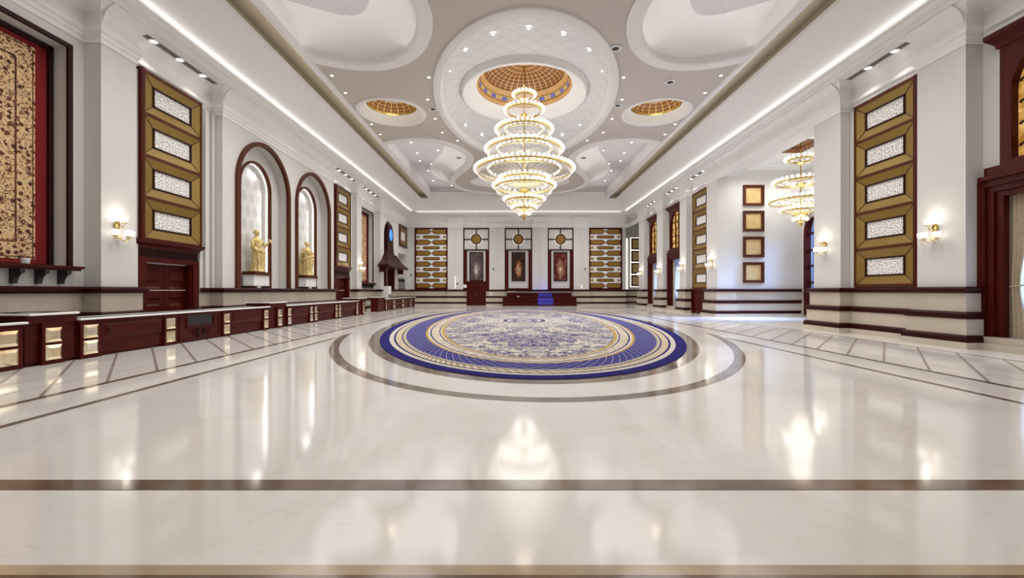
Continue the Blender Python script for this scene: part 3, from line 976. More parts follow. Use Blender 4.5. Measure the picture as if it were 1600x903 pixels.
# leave the middle open: cut it as a frame round the dome instead of one sheet
cp = MB().holed(rect(XC - CE - .1, XC + CE + .1, YC - CY, YC + CY), [rect(XC - 5.0, XC + 5.0, YC - 5.0, YC + 5.0)], lambda p: (p[0], p[1], 11.345))
struct('ceiling_lobes', cp, 'recess')
# central oval: moulded rim, net-patterned shell, collar
def oval_loft(mb, rings, n=96, mats=None):
    vs = []
    for a, b, z in rings:
        vs += [(XC + a * cos(2 * pi * i / n), YC + b * sin(2 * pi * i / n), z) for i in range(n)]
    base = len(mb.v); mb.v.extend(vs)
    for r in range(len(rings) - 1):
        for i in range(n):
            j = (i + 1) % n
            mb.f.append((base + r * n + i, base + r * n + j, base + (r + 1) * n + j, base + (r + 1) * n + i))
            mb.m.append(mats[r] if mats else 0)
co = MB()
Z = ZCEIL
oval_loft(co, [(OV_A + .04, OV_B + .04, Z + .02), (OV_A + .02, OV_B + .02, Z - .06), (OV_A - .06, OV_B - .06, Z - .09), (OV_A - .30, OV_B - .34, Z - .09), (OV_A - .34, OV_B - .38, Z - .05), (OV_A - .34, OV_B - .38, Z + .14),
               (OV_A - .40, OV_B - .46, Z + .18), (3.6, 5.6, Z + .52), (3.25, 4.0, Z + .78), (3.12, 3.35, Z + .86),
               (3.06, 3.2, Z + .62), (3.0, 3.06, Z + .60), (2.90, 2.94, Z + .66), (2.55, 2.58, Z + .96), (2.40, 2.42, Z + 1.06), (2.36, 2.36, Z + 1.1)],
          mats=[0, 0, 0, 0, 0, 0, 1, 1, 1, 0, 0, 0, 0, 0, 0])
struct('ceiling_oval', co, ['plaster', 'oval_in'], smooth=True)

# ------------------------------------------------------------------ domes
dm = thing('gilded_dome', 'large orange coffered dome with blue panes above the central chandelier', 'dome', (XC, YC, Z + 1.08))
MB().lathe([(2.38, 0), (2.36, .10), (2.28, .16), (2.28, .22)], n=64, mat=0).build('lower_band', 'orange', dm, True)
MB().lathe([(2.28, .22), (2.21, .48)], n=64).build('window_band', 'cream_band', dm, True)
MB().torus((0, 0, .22), 2.27, .03, 64).torus((0, 0, .5), 2.2, .03, 64).torus((0, 0, .70), 1.97, .025, 64).build('gilt_moulding', 'brass_dark', dm, True)
MB().lathe([(2.2, .5), (2.05, .62), (1.96, .70)], n=64).build('upper_band', 'orange', dm, True)
prof = [(1.96 * cos(pi / 2 * i / 9), .70 + .62 * sin(pi / 2 * i / 9)) for i in range(10)]
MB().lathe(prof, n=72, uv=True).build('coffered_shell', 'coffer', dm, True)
for k in range(20):
    t = 2 * pi * (k + .5) / 20
    p = MB()
    c, s_ = cos(t), sin(t)
    def loc(u, h, inn):
        r = 2.28 - (h - .22) * .27 - inn
        return (c * r - s_ * u, s_ * r + c * u, h)
    p.quad(loc(-.15, .27, .015), loc(.15, .27, .015), loc(.15, .44, .015), loc(-.15, .44, .015))
    o = p.build('pane', 'bluepane', dm)
for sx, side in ((-1, 'left'), (1, 'right')):
    sd = thing('small_gilded_dome', 'small gold coffered dome in the taupe ceiling %s of the central oval' % side, 'dome', (XC + sx * SD, YC + .35, Z), group='small domes flanking the central oval')
    MB().lathe([(1.72, .01), (1.70, -.05), (1.55, -.07), (1.50, -.03), (1.46, .04), (1.30, .34), (1.24, .36)], n=48).build('moulded_rim', 'plaster', sd, True)
    MB().lathe([(1.24, .36), (1.22, .42), (1.18, .44)], n=48).build('gilt_band', 'brass_dark', sd, True)
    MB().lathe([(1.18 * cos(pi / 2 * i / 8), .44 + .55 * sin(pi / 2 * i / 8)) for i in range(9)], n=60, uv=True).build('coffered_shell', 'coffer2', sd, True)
# end ovals (shallow white saucers)
es = MB()
for sy in (-1, 1):
    n = 64
    rings = [(4.12, 2.17, Z + .01), (4.08, 2.12, Z - .06), (3.85, 1.92, Z - .06), (3.80, 1.86, Z + .10), (3.2, 1.5, Z + .35), (1.5, .7, Z + .45), (.01, .01, Z + .46)]
    vs = []
    for a, b, z in rings:
        vs += [(XC + a * cos(2 * pi * i / n), YC + sy * 13.9 + b * sin(2 * pi * i / n), z) for i in range(n)]
    es.add(vs, [(r * n + i, r * n + (i + 1) % n, (r + 1) * n + (i + 1) % n, (r + 1) * n + i) for r in range(len(rings) - 1) for i in range(n)])
struct('ceiling_saucers', es, 'plaster', smooth=True)

# ------------------------------------------------------------------ ceiling lights
dl = MB()
dl.lathe([(.055, .0), (.085, .0), (.095, -.012), (.085, -.02), (.06, -.02)], n=14, mat=0)
dl.add([(.06 * cos(2 * pi * i / 14), .06 * sin(2 * pi * i / 14), -.015) for i in range(14)], [tuple(range(13, -1, -1))], 1)
DL0 = dl.build('ceiling_downlight', ['white', 'lens'])
used = [False]
def downlight(x, y, z, label, group, k=1.0):
    o = DL0
    if used[0]:
        o = DL0.copy(); COL.objects.link(o)
    used[0] = True
    o.location = (x, y, z - .002)
    o.scale = (k, k, k)
    tag(o, label, 'ceiling light', group)
    return o
def on_ceiling(u, v, zz=ZCEIL):          # where the sight line measured on the photo meets the ceiling plane
    y = 660.0 * (zz - 1.5) / (454 - v)
    return ((u - 801) * y / 660.0, y)
row_l = [(-7.55, 17.65), (-7.6, 19.2), (-7.62, 21.0), (-7.62, 22.8), (-7.62, 24.3)]
for x, y in row_l:
    downlight(x, y, Z, 'small recessed downlight in the row along the left edge of the taupe ceiling', 'downlights along the left ceiling edge')
    downlight(2 * XC - x, y, Z, 'small recessed downlight in the row along the right edge of the taupe ceiling', 'downlights along the right ceiling edge')
for x, y in [(-3.53, 17.8), (-4.0, 19.87), (-4.05, 22.1), (-4.0, 24.0), (-3.3, 25.3)]:
    downlight(x, y, Z, 'small recessed downlight in the taupe ceiling just left of the central oval', 'downlights left of the central oval')
    downlight(2 * XC - x, y, Z, 'small recessed downlight in the taupe ceiling just right of the central oval', 'downlights right of the central oval')
def ovz(x, y):
    return Z + .17 + .35
for t in range(18):
    a = 2 * pi * (t + .5) / 18
    ax, by, zz = 3.78, 5.9, Z + .39
    downlight(XC + ax * cos(a), YC + by * sin(a), zz, 'small downlight in the white net-patterned ring of the central oval', 'downlights in the central oval')
for sx, side in ((-1, 'left'), (1, 'right')):
    for dx, dy in [(-6.0, -5.5), (-7.9, -7.2), (-5.0, -8.5), (-7.2, -10.5)]:
        downlight(XC - sx * dx if sx > 0 else XC + dx, YC + dy, 11.34, 'downlight in the pale near lobe of the ceiling on the %s' % side, 'downlights in the near %s lobe' % side, 1.35)
    for dx, dy in [(-6.3, 5.9), (-7.3, 7.0), (-5.0, 7.1), (-5.8, 8.6), (-7.4, 9.2), (-6.9, 11.7), (-7.6, 11.0), (-7.5, 13.6), (-6.9, 15.2), (-6.1, 16.4), (-7.7, 16.8), (-4.6, 18.2), (-6.3, 18.5)]:
        downlight(XC - sx * dx if sx > 0 else XC + dx, YC + dy, 11.34, 'downlight in the pale far lobe of the ceiling on the %s' % side, 'downlights in the far %s lobe' % side, 1.1)
for dx in (-2.2, 2.2):
    downlight(XC + dx, YC + 18.6, 11.34, 'downlight in the ceiling strip nearest the far wall', 'downlights nearest the far wall', 1.1)
# cornice soffit lights over the bays
def soffit(x, ys, label, group):
    for y in ys:
        downlight(x, y, 8.95, label, group, 1.5)
soffit(FL - .06, (12.6, 13.6, 14.6), 'bright downlight in the left cornice soffit above the nearest gold panel', 'soffit lights above the near left gold panel')
soffit(FL - .06, (26.1, 27.1, 28.1), 'bright downlight in the left cornice soffit above the farther gold panel', 'soffit lights above the far left gold panel')
soffit(FL - .06, (30.9, 31.9, 32.9), 'bright downlight in the left cornice soffit above the far tapestry', 'soffit lights above the far tapestry')
soffit(FR + .06, (13.1, 14.1), 'bright downlight in the right cornice soffit above the big gold panel', 'soffit lights above the near right gold panel')
soffit(FR + .06, (26.3, 27.2, 28.1), 'bright downlight in the right cornice soffit above the narrow gold panel', 'soffit lights above the far right gold panel')
soffit(FR + .06, (30.6, 31.5, 32.4), 'bright downlight in the right cornice soffit above the nearer curtained window', 'soffit lights above the nearer window')
soffit(FR + .06, (35.3, 36.2, 37.1), 'bright downlight in the right cornice soffit above the farther curtained window', 'soffit lights above the farther window')
slots = [(FL - .06, 12.1, 15.3, 'left, above the nearest gold panel'), (FL - .06, 25.3, 28.7, 'left, above the farther gold panel'), (FL - .06, 30.1, 33.7, 'left, above the far tapestry'),
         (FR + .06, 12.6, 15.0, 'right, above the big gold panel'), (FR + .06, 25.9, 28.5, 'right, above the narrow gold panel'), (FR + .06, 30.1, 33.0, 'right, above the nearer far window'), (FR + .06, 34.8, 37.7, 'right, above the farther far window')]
for x, y0, y1, wh in slots:
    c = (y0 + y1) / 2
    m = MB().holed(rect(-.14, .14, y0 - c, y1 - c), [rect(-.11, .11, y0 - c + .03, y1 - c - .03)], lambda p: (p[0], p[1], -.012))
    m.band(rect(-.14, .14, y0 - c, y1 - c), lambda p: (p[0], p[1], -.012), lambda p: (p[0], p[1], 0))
    m.quad((-.11, y0 - c + .03, -.004), (.11, y0 - c + .03, -.004), (.11, y1 - c - .03, -.004), (-.11, y1 - c - .03, -.004), 1)  # dark strip paints the slot's shade, nothing is cut into the soffit
    o = m.build('soffit_slot_shade', ['plaster', 'tray'])
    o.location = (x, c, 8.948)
    tag(o, 'long shade-painted tray in the cornice soffit on the ' + wh, 'spotlight tray', 'spotlight trays in the cornice')
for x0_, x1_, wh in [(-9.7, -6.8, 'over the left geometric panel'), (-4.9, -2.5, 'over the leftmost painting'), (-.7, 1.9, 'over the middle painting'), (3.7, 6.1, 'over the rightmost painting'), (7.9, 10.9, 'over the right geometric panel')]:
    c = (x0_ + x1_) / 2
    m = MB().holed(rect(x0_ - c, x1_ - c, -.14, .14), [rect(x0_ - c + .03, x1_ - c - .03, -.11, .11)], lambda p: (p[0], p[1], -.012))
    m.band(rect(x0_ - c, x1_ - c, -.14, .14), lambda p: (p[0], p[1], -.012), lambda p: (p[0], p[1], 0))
    m.quad((x0_ - c + .03, -.11, -.004), (x1_ - c - .03, -.11, -.004), (x1_ - c - .03, .11, -.004), (x0_ - c + .03, .11, -.004), 1)  # same painted shade over the far bays, no lights in it
    o = m.build('soffit_slot_shade', ['plaster', 'tray'])
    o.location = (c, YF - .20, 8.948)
    tag(o, 'long shade-painted tray in the far cornice soffit ' + wh, 'spotlight tray', 'spotlight trays in the cornice')
rj = MB()
for x, sx, pairs in ((RL, 1, ((11.96, 12.30), (14.82, 15.49), (25.12, 25.92), (28.38, 28.88))), (RR, -1, ((12.33, 12.50), (14.98, 15.19), (25.72, 25.98), (28.50, 28.69)))):
    for ya, yb in pairs:
        n = max(1, int((yb - ya) / .16))
        st_ = (yb - ya) / n
        for k in range(n):
            d = .12 + .08 * (k % 2)
            rj.box(x, x + sx * d, ya + k * st_ + .012, ya + (k + 1) * st_ - .012, 1.6, ZW - .1)
struct('trim_16', rj, 'wall')
# ceiling speakers
sp = MB().lathe([(.10, .0), (.21, .0), (.24, -.02), (.20, -.035), (.13, -.03)], n=20, mat=0)
sp.add([(.135 * cos(2 * pi * i / 20), .135 * sin(2 * pi * i / 20), -.012) for i in range(20)], [tuple(range(19, -1, -1))], 1)
spk = sp.build('ceiling_speaker', ['white', 'black'])
spots = [(3.82, 15.67, Z, 'round ceiling speaker beside the near right lobe'), (6.78, 18.2, Z, 'round ceiling speaker near the right small dome'),
         (5.1, 20.5, Z, 'round ceiling speaker between the central oval and right small dome'), (-3.95, 20.9, Z, 'round ceiling speaker between the central oval and left small dome'),
         (-3.6, 28.3, Z - .09, 'round ceiling speaker on the far left lobe border'), (4.75, 28.3, Z - .09, 'round ceiling speaker on the far right lobe border')]
for i, (x, y, z, lb) in enumerate(spots):
    o = spk if i == 0 else spk.copy()
    if i: COL.objects.link(o)
    o.location = (x, y, z - .002)
    tag(o, lb, 'ceiling speaker', 'ceiling speakers')

# ------------------------------------------------------------------ chandeliers
gl = MB().sphere((0, 0, 0), 1.0, 10, 7)
GLOBE = None
def chandelier(name, label, loc, tiers, ztop, nmax, gr, extra):
    """tiers: (radius, z, globes, spare inner ring radius)  z relative to the thing's base at its lowest point"""
    global GLOBE
    t = thing(name, label, 'chandelier', loc)
    MB().tube([(0, 0, .3), (0, 0, ztop)], .028, 8).cyl((0, 0, 0), .12, ztop - .06, ztop, 16).build('suspension_rod', 'brass_dark', t, True)
    spotsG = []
    fr = MB()
    beads = MB()
    arms_all = MB()
    for r, z, n, rin, fringe in tiers:
        rg = MB()
        sk = MB()
        rr = r - .13
        rg.lathe([(rr - .03, -.02), (rr + .03, -.035), (rr + .05, .0), (rr + .045, .06), (rr + .02, .075), (rr - .02, .07), (rr - .03, -.02)], (0, 0, z), 64)
        if rin:
            rg.torus((0, 0, z + .0), rin, .028, 48)
        ns = max(8, int(n / 2.2))
        for i in range(ns):
            a = 2 * pi * i / ns
            r0 = .10
            sk.tube([(r0 * cos(a), r0 * sin(a), z + .01), (rr * .55 * cos(a), rr * .55 * sin(a), z - .05), (rr * cos(a), rr * sin(a), z + .01)], .009, 4, caps=False)
        rg.build('tier_ring', 'brass', t, True)
        sk.build('tier_spokes', 'spoke', t)['kind'] = 'stuff'
        for i in range(n):
            a = 2 * pi * (i + .5) / n
            spotsG.append((r * cos(a), r * sin(a), z + .10, gr))
            # candle cup + short arm
            arms_all.tube([(rr * cos(a), rr * sin(a), z + .02), ((r - .02) * cos(a), (r - .02) * sin(a), z - .02), (r * cos(a), r * sin(a), z + .03)], .010, 4, caps=False)
        if rin:
            m = int(n * rin / r * .8)
            for i in range(m):
                a = 2 * pi * i / m
                spotsG.append((rin * cos(a), rin * sin(a), z + .12, gr * .85))
        # crystal fringe: tiny drops hung from the ring
        nf = int(2 * pi * r / .06)
        for i in range(nf):
            a = 2 * pi * i / nf
            ln_ = fringe * (.6 + .4 * abs(sin(a * n / 2)))
            for q in range(int(ln_ / .05)):
                zz = z - .05 - q * .05
                rq = rr + .01 - .02 * q
                s_ = .011
                x, y = rq * cos(a), rq * sin(a)
                beads.add([(x, y, zz + .022), (x + s_, y, zz), (x, y + s_, zz), (x - s_, y, zz), (x, y - s_, zz), (x, y, zz - .022)],
                          [(0, 1, 2), (0, 2, 3), (0, 3, 4), (0, 4, 1), (5, 2, 1), (5, 3, 2), (5, 4, 3), (5, 1, 4)])
    # garlands of crystal between neighbouring tiers
    for (r0, z0, n0, _, _), (r1, z1, n1, _, _) in zip(tiers[:-1], tiers[1:]):
        m = max(12, int(n0 * .7))
        for i in range(m):
            a = 2 * pi * i / m
            for q in range(1, 12):
                f = q / 12
                r = (r0 - .13) * (1 - f) + (min(r0, r1) * .55 + r1 * .45 - .13) * f
                zz = z0 + (z1 - z0) * f - .10 * sin(pi * f)
                x, y = r * cos(a), r * sin(a)
                s_ = .010
                beads.add([(x, y, zz + .02), (x + s_, y, zz), (x, y + s_, zz), (x - s_, y, zz), (x, y - s_, zz), (x, y, zz - .02)],
                          [(0, 1, 2), (0, 2, 3), (0, 3, 4), (0, 4, 1), (5, 2, 1), (5, 3, 2), (5, 4, 3), (5, 1, 4)])
    for z, r in extra:
        MB().lathe([(0, -.10), (r * .5, -.09), (r, 0), (r * .95, .04), (r * .5, .08), (.03, .12)], (0, 0, z), 24).build('gilt_hub', 'brass_dark', t, True)
    MB().lathe([(0, -.02), (.05, .03), (.09, .12), (.05, .2), (.02, .3), (.05, .36), (.02, .42)], (0, 0, 0), 16).build('finial', 'brass_dark', t, True)
    arms_all.build('lamp_arms', 'brass', t)['kind'] = 'stuff'
    beads.build('crystal_fringe', 'crystal', t)['kind'] = 'stuff'
    if GLOBE is None:
        GLOBE = gl.build('lamp_globe', 'globe', t, True)
        first = GLOBE
    else:
        first = GLOBE.copy(); COL.objects.link(first); first.parent = t
    # the nearest (front) and largest ones as parts of their own
    order = sorted(range(len(spotsG)), key=lambda i: (spotsG[i][1] - 2.2 * spotsG[i][3]))
    front = order[:nmax]
    rest = MB()
    for k, i in enumerate(order):
        x, y, z, r = spotsG[i]
        if k < nmax:
            o = first if k == 0 else GLOBE.copy()
            if k: COL.objects.link(o)
            o.parent = t
            o.location = (x, y, z); o.scale = (r, r, r * 1.08)
        else:
            rest.sphere((x, y, z), r, 8, 6, 0, 1.08)
    ob = rest.build('lamp_globe_crowd', 'globe', t, True)
    ob['kind'] = 'stuff'
    return t
zb = 5.0
big = chandelier('grand_chandelier', 'great tiered gold and crystal chandelier hanging from the central dome', (XC, YC, zb),
    [(.56, 11.15 - zb, 20, 0, .2), (.97, 10.4 - zb, 28, 0, .3), (1.42, 9.4 - zb, 40, .95, .3), (1.93, 8.42 - zb, 52, 1.35, .3), (2.46, 7.42 - zb, 64, 1.80, .25),
     (1.25, 6.98 - zb, 30, 0, .2), (1.55, 6.62 - zb, 40, 1.1, .3), (1.02, 5.95 - zb, 28, .6, .26), (.62, 5.55 - zb, 16, 0, .22), (.26, 5.22 - zb, 8, 0, .1)],
    12.62 - zb, 100, .076, [(7.3 - zb, .36), (6.45 - zb, .26), (10.2 - zb, .16), (5.6 - zb, .2)])
zb2 = 4.72
sml = chandelier('side_chandelier', 'smaller crystal chandelier half hidden by the white pier in the side room', (14.45, 21.2, zb2),
    [(.66, 8.05 - zb2, 18, 0, .2), (1.20, 6.92 - zb2, 32, .7, .2), (1.48, 5.98 - zb2, 40, .95, .25), (.88, 5.5 - zb2, 24, .45, .3), (.30, 4.98 - zb2, 9, 0, .12)],
    8.92 - zb2, 100, .078, [(7.9 - zb2, .2), (6.8 - zb2, .2), (5.3 - zb2, .35)])

# ------------------------------------------------------------------ tall gold panels
def gold_panel(label, loc, rz, w, z0, n, hsec=1.25, near=1):
    """local: x along the wall, +y out of the wall"""
    t = thing('gold_wall_panel', label, 'wall panel', loc, rz, 'tall gold lattice panels between the piers')
    H = n * hsec + .1
    fr = MB()
    d = .14
    fr.box(-w / 2, -w / 2 + .07, 0, d, z0, z0 + H); fr.box(w / 2 - .07, w / 2, 0, d, z0, z0 + H)
    for i in range(n + 1):
        zz = z0 + i * hsec
        fr.box(-w / 2 + .07, w / 2 - .07, 0, d - .015, zz, zz + .1)
    fr.box(-w / 2 + .07, w / 2 - .07, 0, .02, z0, z0 + H)
    fr.build('frame', 'brown', t)
    xa, xb = sorted((near * w / 2, near * (w / 2 + .10)))
    MB().box(xa, xb, -.12, d + .03, z0, z0 + H).build('side_board', 'mahog', t)
    xo, xi = w / 2 - .07, w * .315
    for i in range(n):
        za, zb_ = z0 + i * hsec + .1, z0 + (i + 1) * hsec
        zm = (za + zb_) / 2
        hi = .285
        g = MB()
        o4 = [(-xo, za), (xo, za), (xo, zb_), (-xo, zb_)]
        i4 = [(-xi, zm - hi), (xi, zm - hi), (xi, zm + hi), (-xi, zm + hi)]
        for k in range(4):
            a, b = o4[k], o4[(k + 1) % 4]; c, e = i4[(k + 1) % 4], i4[k]
            g.quad((a[0], .115, a[1]), (b[0], .115, b[1]), (c[0], .055, c[1]), (e[0], .055, e[1]))
        go = g.build('gold_surround', 'gold_paint', t)
        mt = MB()
        for k in range(4):   # dark mitre joints
            a, e = Vector((o4[k][0], .117, o4[k][1])), Vector((i4[k][0], .058, i4[k][1]))
            mt.tube([a, e], .012, 4)
        mt.build('mitre_bead', 'dark', go)
        b_ = MB()
        for (xa, xb, ya, yb) in ((-xi - .02, xi + .02, zm - hi - .02, zm - hi + .025), (-xi - .02, xi + .02, zm + hi - .025, zm + hi + .02), (-xi - .02, -xi + .03, zm - hi, zm + hi), (xi - .03, xi + .02, zm - hi, zm + hi)):
            b_.box(xa, xb, .02, .085, ya, yb)
        b_.build('inner_frame', 'dark', t)
        MB().quad((-xi, .04, zm - hi), (xi, .04, zm - hi), (xi, .04, zm + hi), (-xi, .04, zm + hi)).build('pierced_screen', 'lattice', t)
    return t
gold_panel('tall gold panel of four lattice squares over the nearest left doorway', (RL + .12, 13.58, 0), -PI / 2, 2.36, 2.98, 4, 1.24)
gold_panel('tall gold panel of four lattice squares over the farther left doorway', (RL + .12, 27.16, 0), -PI / 2, 2.3, 2.98, 4, 1.24)
gold_panel('tall gold panel of five lattice squares right of the open side room', (RR - .03, 13.82, 0), PI / 2, 2.28, 1.62, 5, 1.25, -1)
gold_panel('tall gold panel mostly hidden by the pier beyond the open side room', (RR - .03, 27.25, 0), PI / 2, 2.35, 1.62, 5, 1.25, -1)
# the little square panel over the back bar
t = thing('gold_wall_panel', 'single small gold panel high above the back bar niche by the far corner', 'wall panel', (FL, 40.9, 0), -PI / 2)
m_ = MB(); w_ = 1.4
for xa, xb, za, zb_ in ((-w_, w_, 5.72, 5.95), (-w_, w_, 7.52, 7.75), (-w_, -w_ + .25, 5.95, 7.52), (w_ - .25, w_, 5.95, 7.52)):
    m_.box(xa, xb, 0, .1, za, zb_)
m_.build('frame', 'mahog', t)
g = MB(); o4 = rect(-1.15, 1.15, 5.95, 7.52); i4 = rect(-.72, .72, 6.35, 7.1)
for k in range(4):
    a, b = o4[k], o4[(k + 1) % 4]; c, e = i4[(k + 1) % 4], i4[k]
    g.quad((a[0], .09, a[1]), (b[0], .09, b[1]), (c[0], .04, c[1]), (e[0], .04, e[1]))
g.build('gold_surround', 'gold_paint', t)
MB().quad((-.72, .038, 6.35), (.72, .038, 6.35), (.72, .038, 7.1), (-.72, .038, 7.1)).build('pierced_screen', 'lattice', t)

# far wall geometric panels
def geo_panel(label, xc, w):
    t = thing('geometric_wall_panel', label, 'wall panel', (xc, YF, 0), PI, 'geometric gold panels on the far wall')
    z0, z1 = 1.62, 7.87
    fr = MB()
    fr.box(-w / 2, -w / 2 + .13, 0, .12, z0, z1); fr.box(w / 2 - .13, w / 2, 0, .12, z0, z1)
    fr.box(-w / 2 + .13, w / 2 - .13, 0, .12, z0, z0 + .12); fr.box(-w / 2 + .13, w / 2 - .13, 0, .12, z1 - .1, z1)
    fr.build('frame', 'mahog', t)
    MB().box(-w / 2 + .1, w / 2 - .1, 0, .02, z0 + .05, z1 - .05).build('white_back', 'plaster', t)
    iw = w / 2 - .13
    za, zb_ = z0 + .12, z1 - .1
    tall, thin = .52, .30
    gap = (zb_ - za - 6 * tall - 5 * thin) / 10
    def hexa(x0, x1, zc, h, cut0, cut1):
        return [(x0, zc - h * (1 - bool(cut0))), (x0 + 0, zc - h)] if False else [p for p in ([(x0, zc)] if cut0 else [(x0, zc + h), (x0, zc - h)]) + ([(x0 + cut0, zc - h)] if cut0 else []) +
                 ([(x1 - cut1, zc - h), (x1, zc), (x1 - cut1, zc + h)] if cut1 else [(x1, zc - h), (x1, zc + h)]) + ([(x0 + cut0, zc + h)] if cut0 else [])]
    def plate(poly):
        cxp = sum(p[0] for p in poly) / len(poly); czp = sum(p[1] for p in poly) / len(poly)
        o = MB().prism(poly, lambda p: (p[0], .06, p[1]), lambda p: (p[0], .02, p[1])).build('wood_plate', 'mahog', t)
        ins = []
        for p in poly:
            dx, dz = p[0] - cxp, p[1] - czp
            ins.append((cxp + dx * (1 - .075 / max(.08, max(abs(q[0] - cxp) for q in poly))), czp + dz * (1 - .06 / max(abs(q[1] - czp) for q in poly))))
        MB().prism(ins, lambda p: (p[0], .075, p[1]), lambda p: (p[0], .055, p[1])).build('gold_face', 'gold_geo', o)
    z = za
    for r in range(11):
        if r % 2 == 0:
            zc = z + tall / 2
            plate(hexa(-iw, -.0, zc, tall / 2, 0, .30)); plate(hexa(.0, iw, zc, tall / 2, .30, 0))
            z += tall + gap
        else:
            zc = z + thin / 2
            plate(hexa(-iw * .58, iw * .58, zc, thin / 2, .13, .13))
            for s_ in (-1, 1):
                lo, hi = sorted((s_ * iw * .60, s_ * iw))
                poly = hexa(lo, hi, zc, thin / 2, .12 if s_ > 0 else 0, .12 if s_ < 0 else 0)
                MB().prism(poly, lambda p: (p[0], .05, p[1]), lambda p: (p[0], .02, p[1])).build('cream_plate', 'lattice', t)
                lo2, hi2 = sorted((s_ * iw * .78, s_ * iw * .97))
                MB().box(lo2, hi2, .05, .065, zc - .09, zc + .09).build('gold_face', 'gold_geo', t)
            z += thin + gap
    return t
geo_panel('gold and white geometric panel left of the three paintings, by the back bar', (-9.94 - 6.59) / 2, 3.35)
geo_panel('gold and white geometric panel right of the three paintings, by the far passage', (7.75 + 11.12) / 2, 3.37)

# ------------------------------------------------------------------ framed bays with paintings on the far wall
def bay_frame(label, plabel, x0, x1, pm, door):
    xc = (x0 + x1) / 2; w = x1 - x0
    t = thing('painting_surround', label, 'wall frame', (xc, YF, 0), PI, 'tall frames round the far paintings')
    zt, zm = 7.85, 5.69
    f = MB()
    e = .11
    f.box(-w / 2, w / 2, 0, .1, zt - e, zt); f.box(-w / 2, w / 2, 0, .1, zm - e, zm)
    f.box(-w / 2, -w / 2 + e, 0, .1, zm, zt - e); f.box(w / 2 - e, w / 2, 0, .1, zm, zt - e)
    zc = (zm + zt - e) / 2
    f.box(-.05, .05, 0, .08, zm, zc - .5); f.box(-.05, .05, 0, .08, zc + .5, zt - e)
    f.box(-w / 2 + e, -.5, 0, .08, zc - .05, zc + .05); f.box(.5, w / 2 - e, 0, .08, zc - .05, zc + .05)
    f.build('upper_frame', 'dark', t)
    n = 40
    rg = MB()
    for ra, rb_, ya, yb in ((.56, .46, .02, .12),):
        prof = [(ra, ya), (ra, yb), (rb_, yb), (rb_, ya)]
        vs, fs = [], []
        for i in range(n):
            a = 2 * pi * i / n
            for r, y in prof:
                vs.append((r * cos(a), y, zc + r * sin(a)))
        for i in range(n):
            for k in range(4):
                fs.append((i * 4 + k, ((i + 1) % n) * 4 + k, ((i + 1) % n) * 4 + (k + 1) % 4, i * 4 + (k + 1) % 4))
        rg.add(vs, fs)
    rg.build('roundel_ring', 'dark', t, True)
    MB().prism([(.47 * cos(2 * pi * i / n), .47 * sin(2 * pi * i / n)) for i in range(n)], lambda p: (p[0], .07, zc + p[1]), lambda p: (p[0], .03, zc + p[1])).build('roundel', 'gold_geo', t)
    MB().prism(ellipse(0, 0, .59, .59, 40), lambda p: (p[0], .018, zc + p[1]), lambda p: (p[0], .006, zc + p[1])).build('halo_light', 'led', t)
    side = MB()
    zb_ = 1.60
    for s_ in (-1, 1):
        a, b = sorted((s_ * w / 2, s_ * (w / 2 - .38)))
        side.box(a, b, 0, .12, zb_, zm - e)
    if not door:
        side.box(-w / 2 + .38, w / 2 - .38, 0, .12, zb_, zb_ + .14)
    side.build('side_board', 'mahog', t)
    p = thing('framed_painting', plabel, 'painting', (xc, YF - .03, 2.46), PI, 'paintings on the far wall')
    pf = MB(); pw, ph = .70, 2.95
    for xa, xb, za, zb2_ in ((-pw, pw, 0, .09), (-pw, pw, ph - .09, ph), (-pw, -pw + .09, .09, ph - .09), (pw - .09, pw, .09, ph - .09)):
        pf.box(xa, xb, 0, .07, za, zb2_)
    pf.build('picture_frame', 'dark', p)
    MB().box(-pw + .08, pw - .08, 0, .035, .08, ph - .08).build('canvas', pm, p)
bay_frame('dark wood surround with gold roundel above the far double door', 'tall grey toned painting with a pale mass, leftmost, above the far double door', -5.02, -2.37, 'paint_a', True)
bay_frame('dark wood surround with gold roundel, middle of the three on the far wall', 'tall amber and black painting, middle of the three on the far wall', -.81, 1.99, 'paint_b', False)
bay_frame('dark wood surround with gold roundel, nearest the right geometric panel', 'tall cream and crimson painting, rightmost of the three on the far wall', 3.55, 6.19, 'paint_c', False)

# ------------------------------------------------------------------ doors
def door_leafs(mb_body, t, w, h, y, name_mat='mahog', rows=3, handles=True):
    for s_ in (-1, 1):
        a, b = sorted((s_ * .008, s_ * w / 2))
        lf = MB().box(a, b, y - .05, y, 0.01, h)
        o = lf.build('door_leaf', name_mat, t)
        pn = MB()
        ww = (b - a)
        step = (h - .16) / rows
        for r in range(rows):
            za, zb_ = .12 + r * step, .12 + (r + 1) * step - .13
            xa, xb = a + .16, b - .16
            o4 = rect(xa, xb, za, zb_); i4 = rect(xa + .06, xb - .06, za + .06, zb_ - .06)
            for k in range(4):
                p, q = o4[k], o4[(k + 1) % 4]; c, e = i4[(k + 1) % 4], i4[k]
                pn.quad((p[0], y + .002, p[1]), (q[0], y + .002, q[1]), (c[0], y + .03, c[1]), (e[0], y + .03, e[1]))
            pn.quad(*[(p[0], y + .03, p[1]) for p in i4])
        pn.build('raised_panel', name_mat, o)
        if not handles:
            continue
        hd = MB().tube([(s_ * .1, y, 1.0), (s_ * .1, y + .05, 1.0), (s_ * .1, y + .05, 1.25), (s_ * .1, y, 1.25)], .012, 6)
        hd.build('door_handle', 'brass', o)
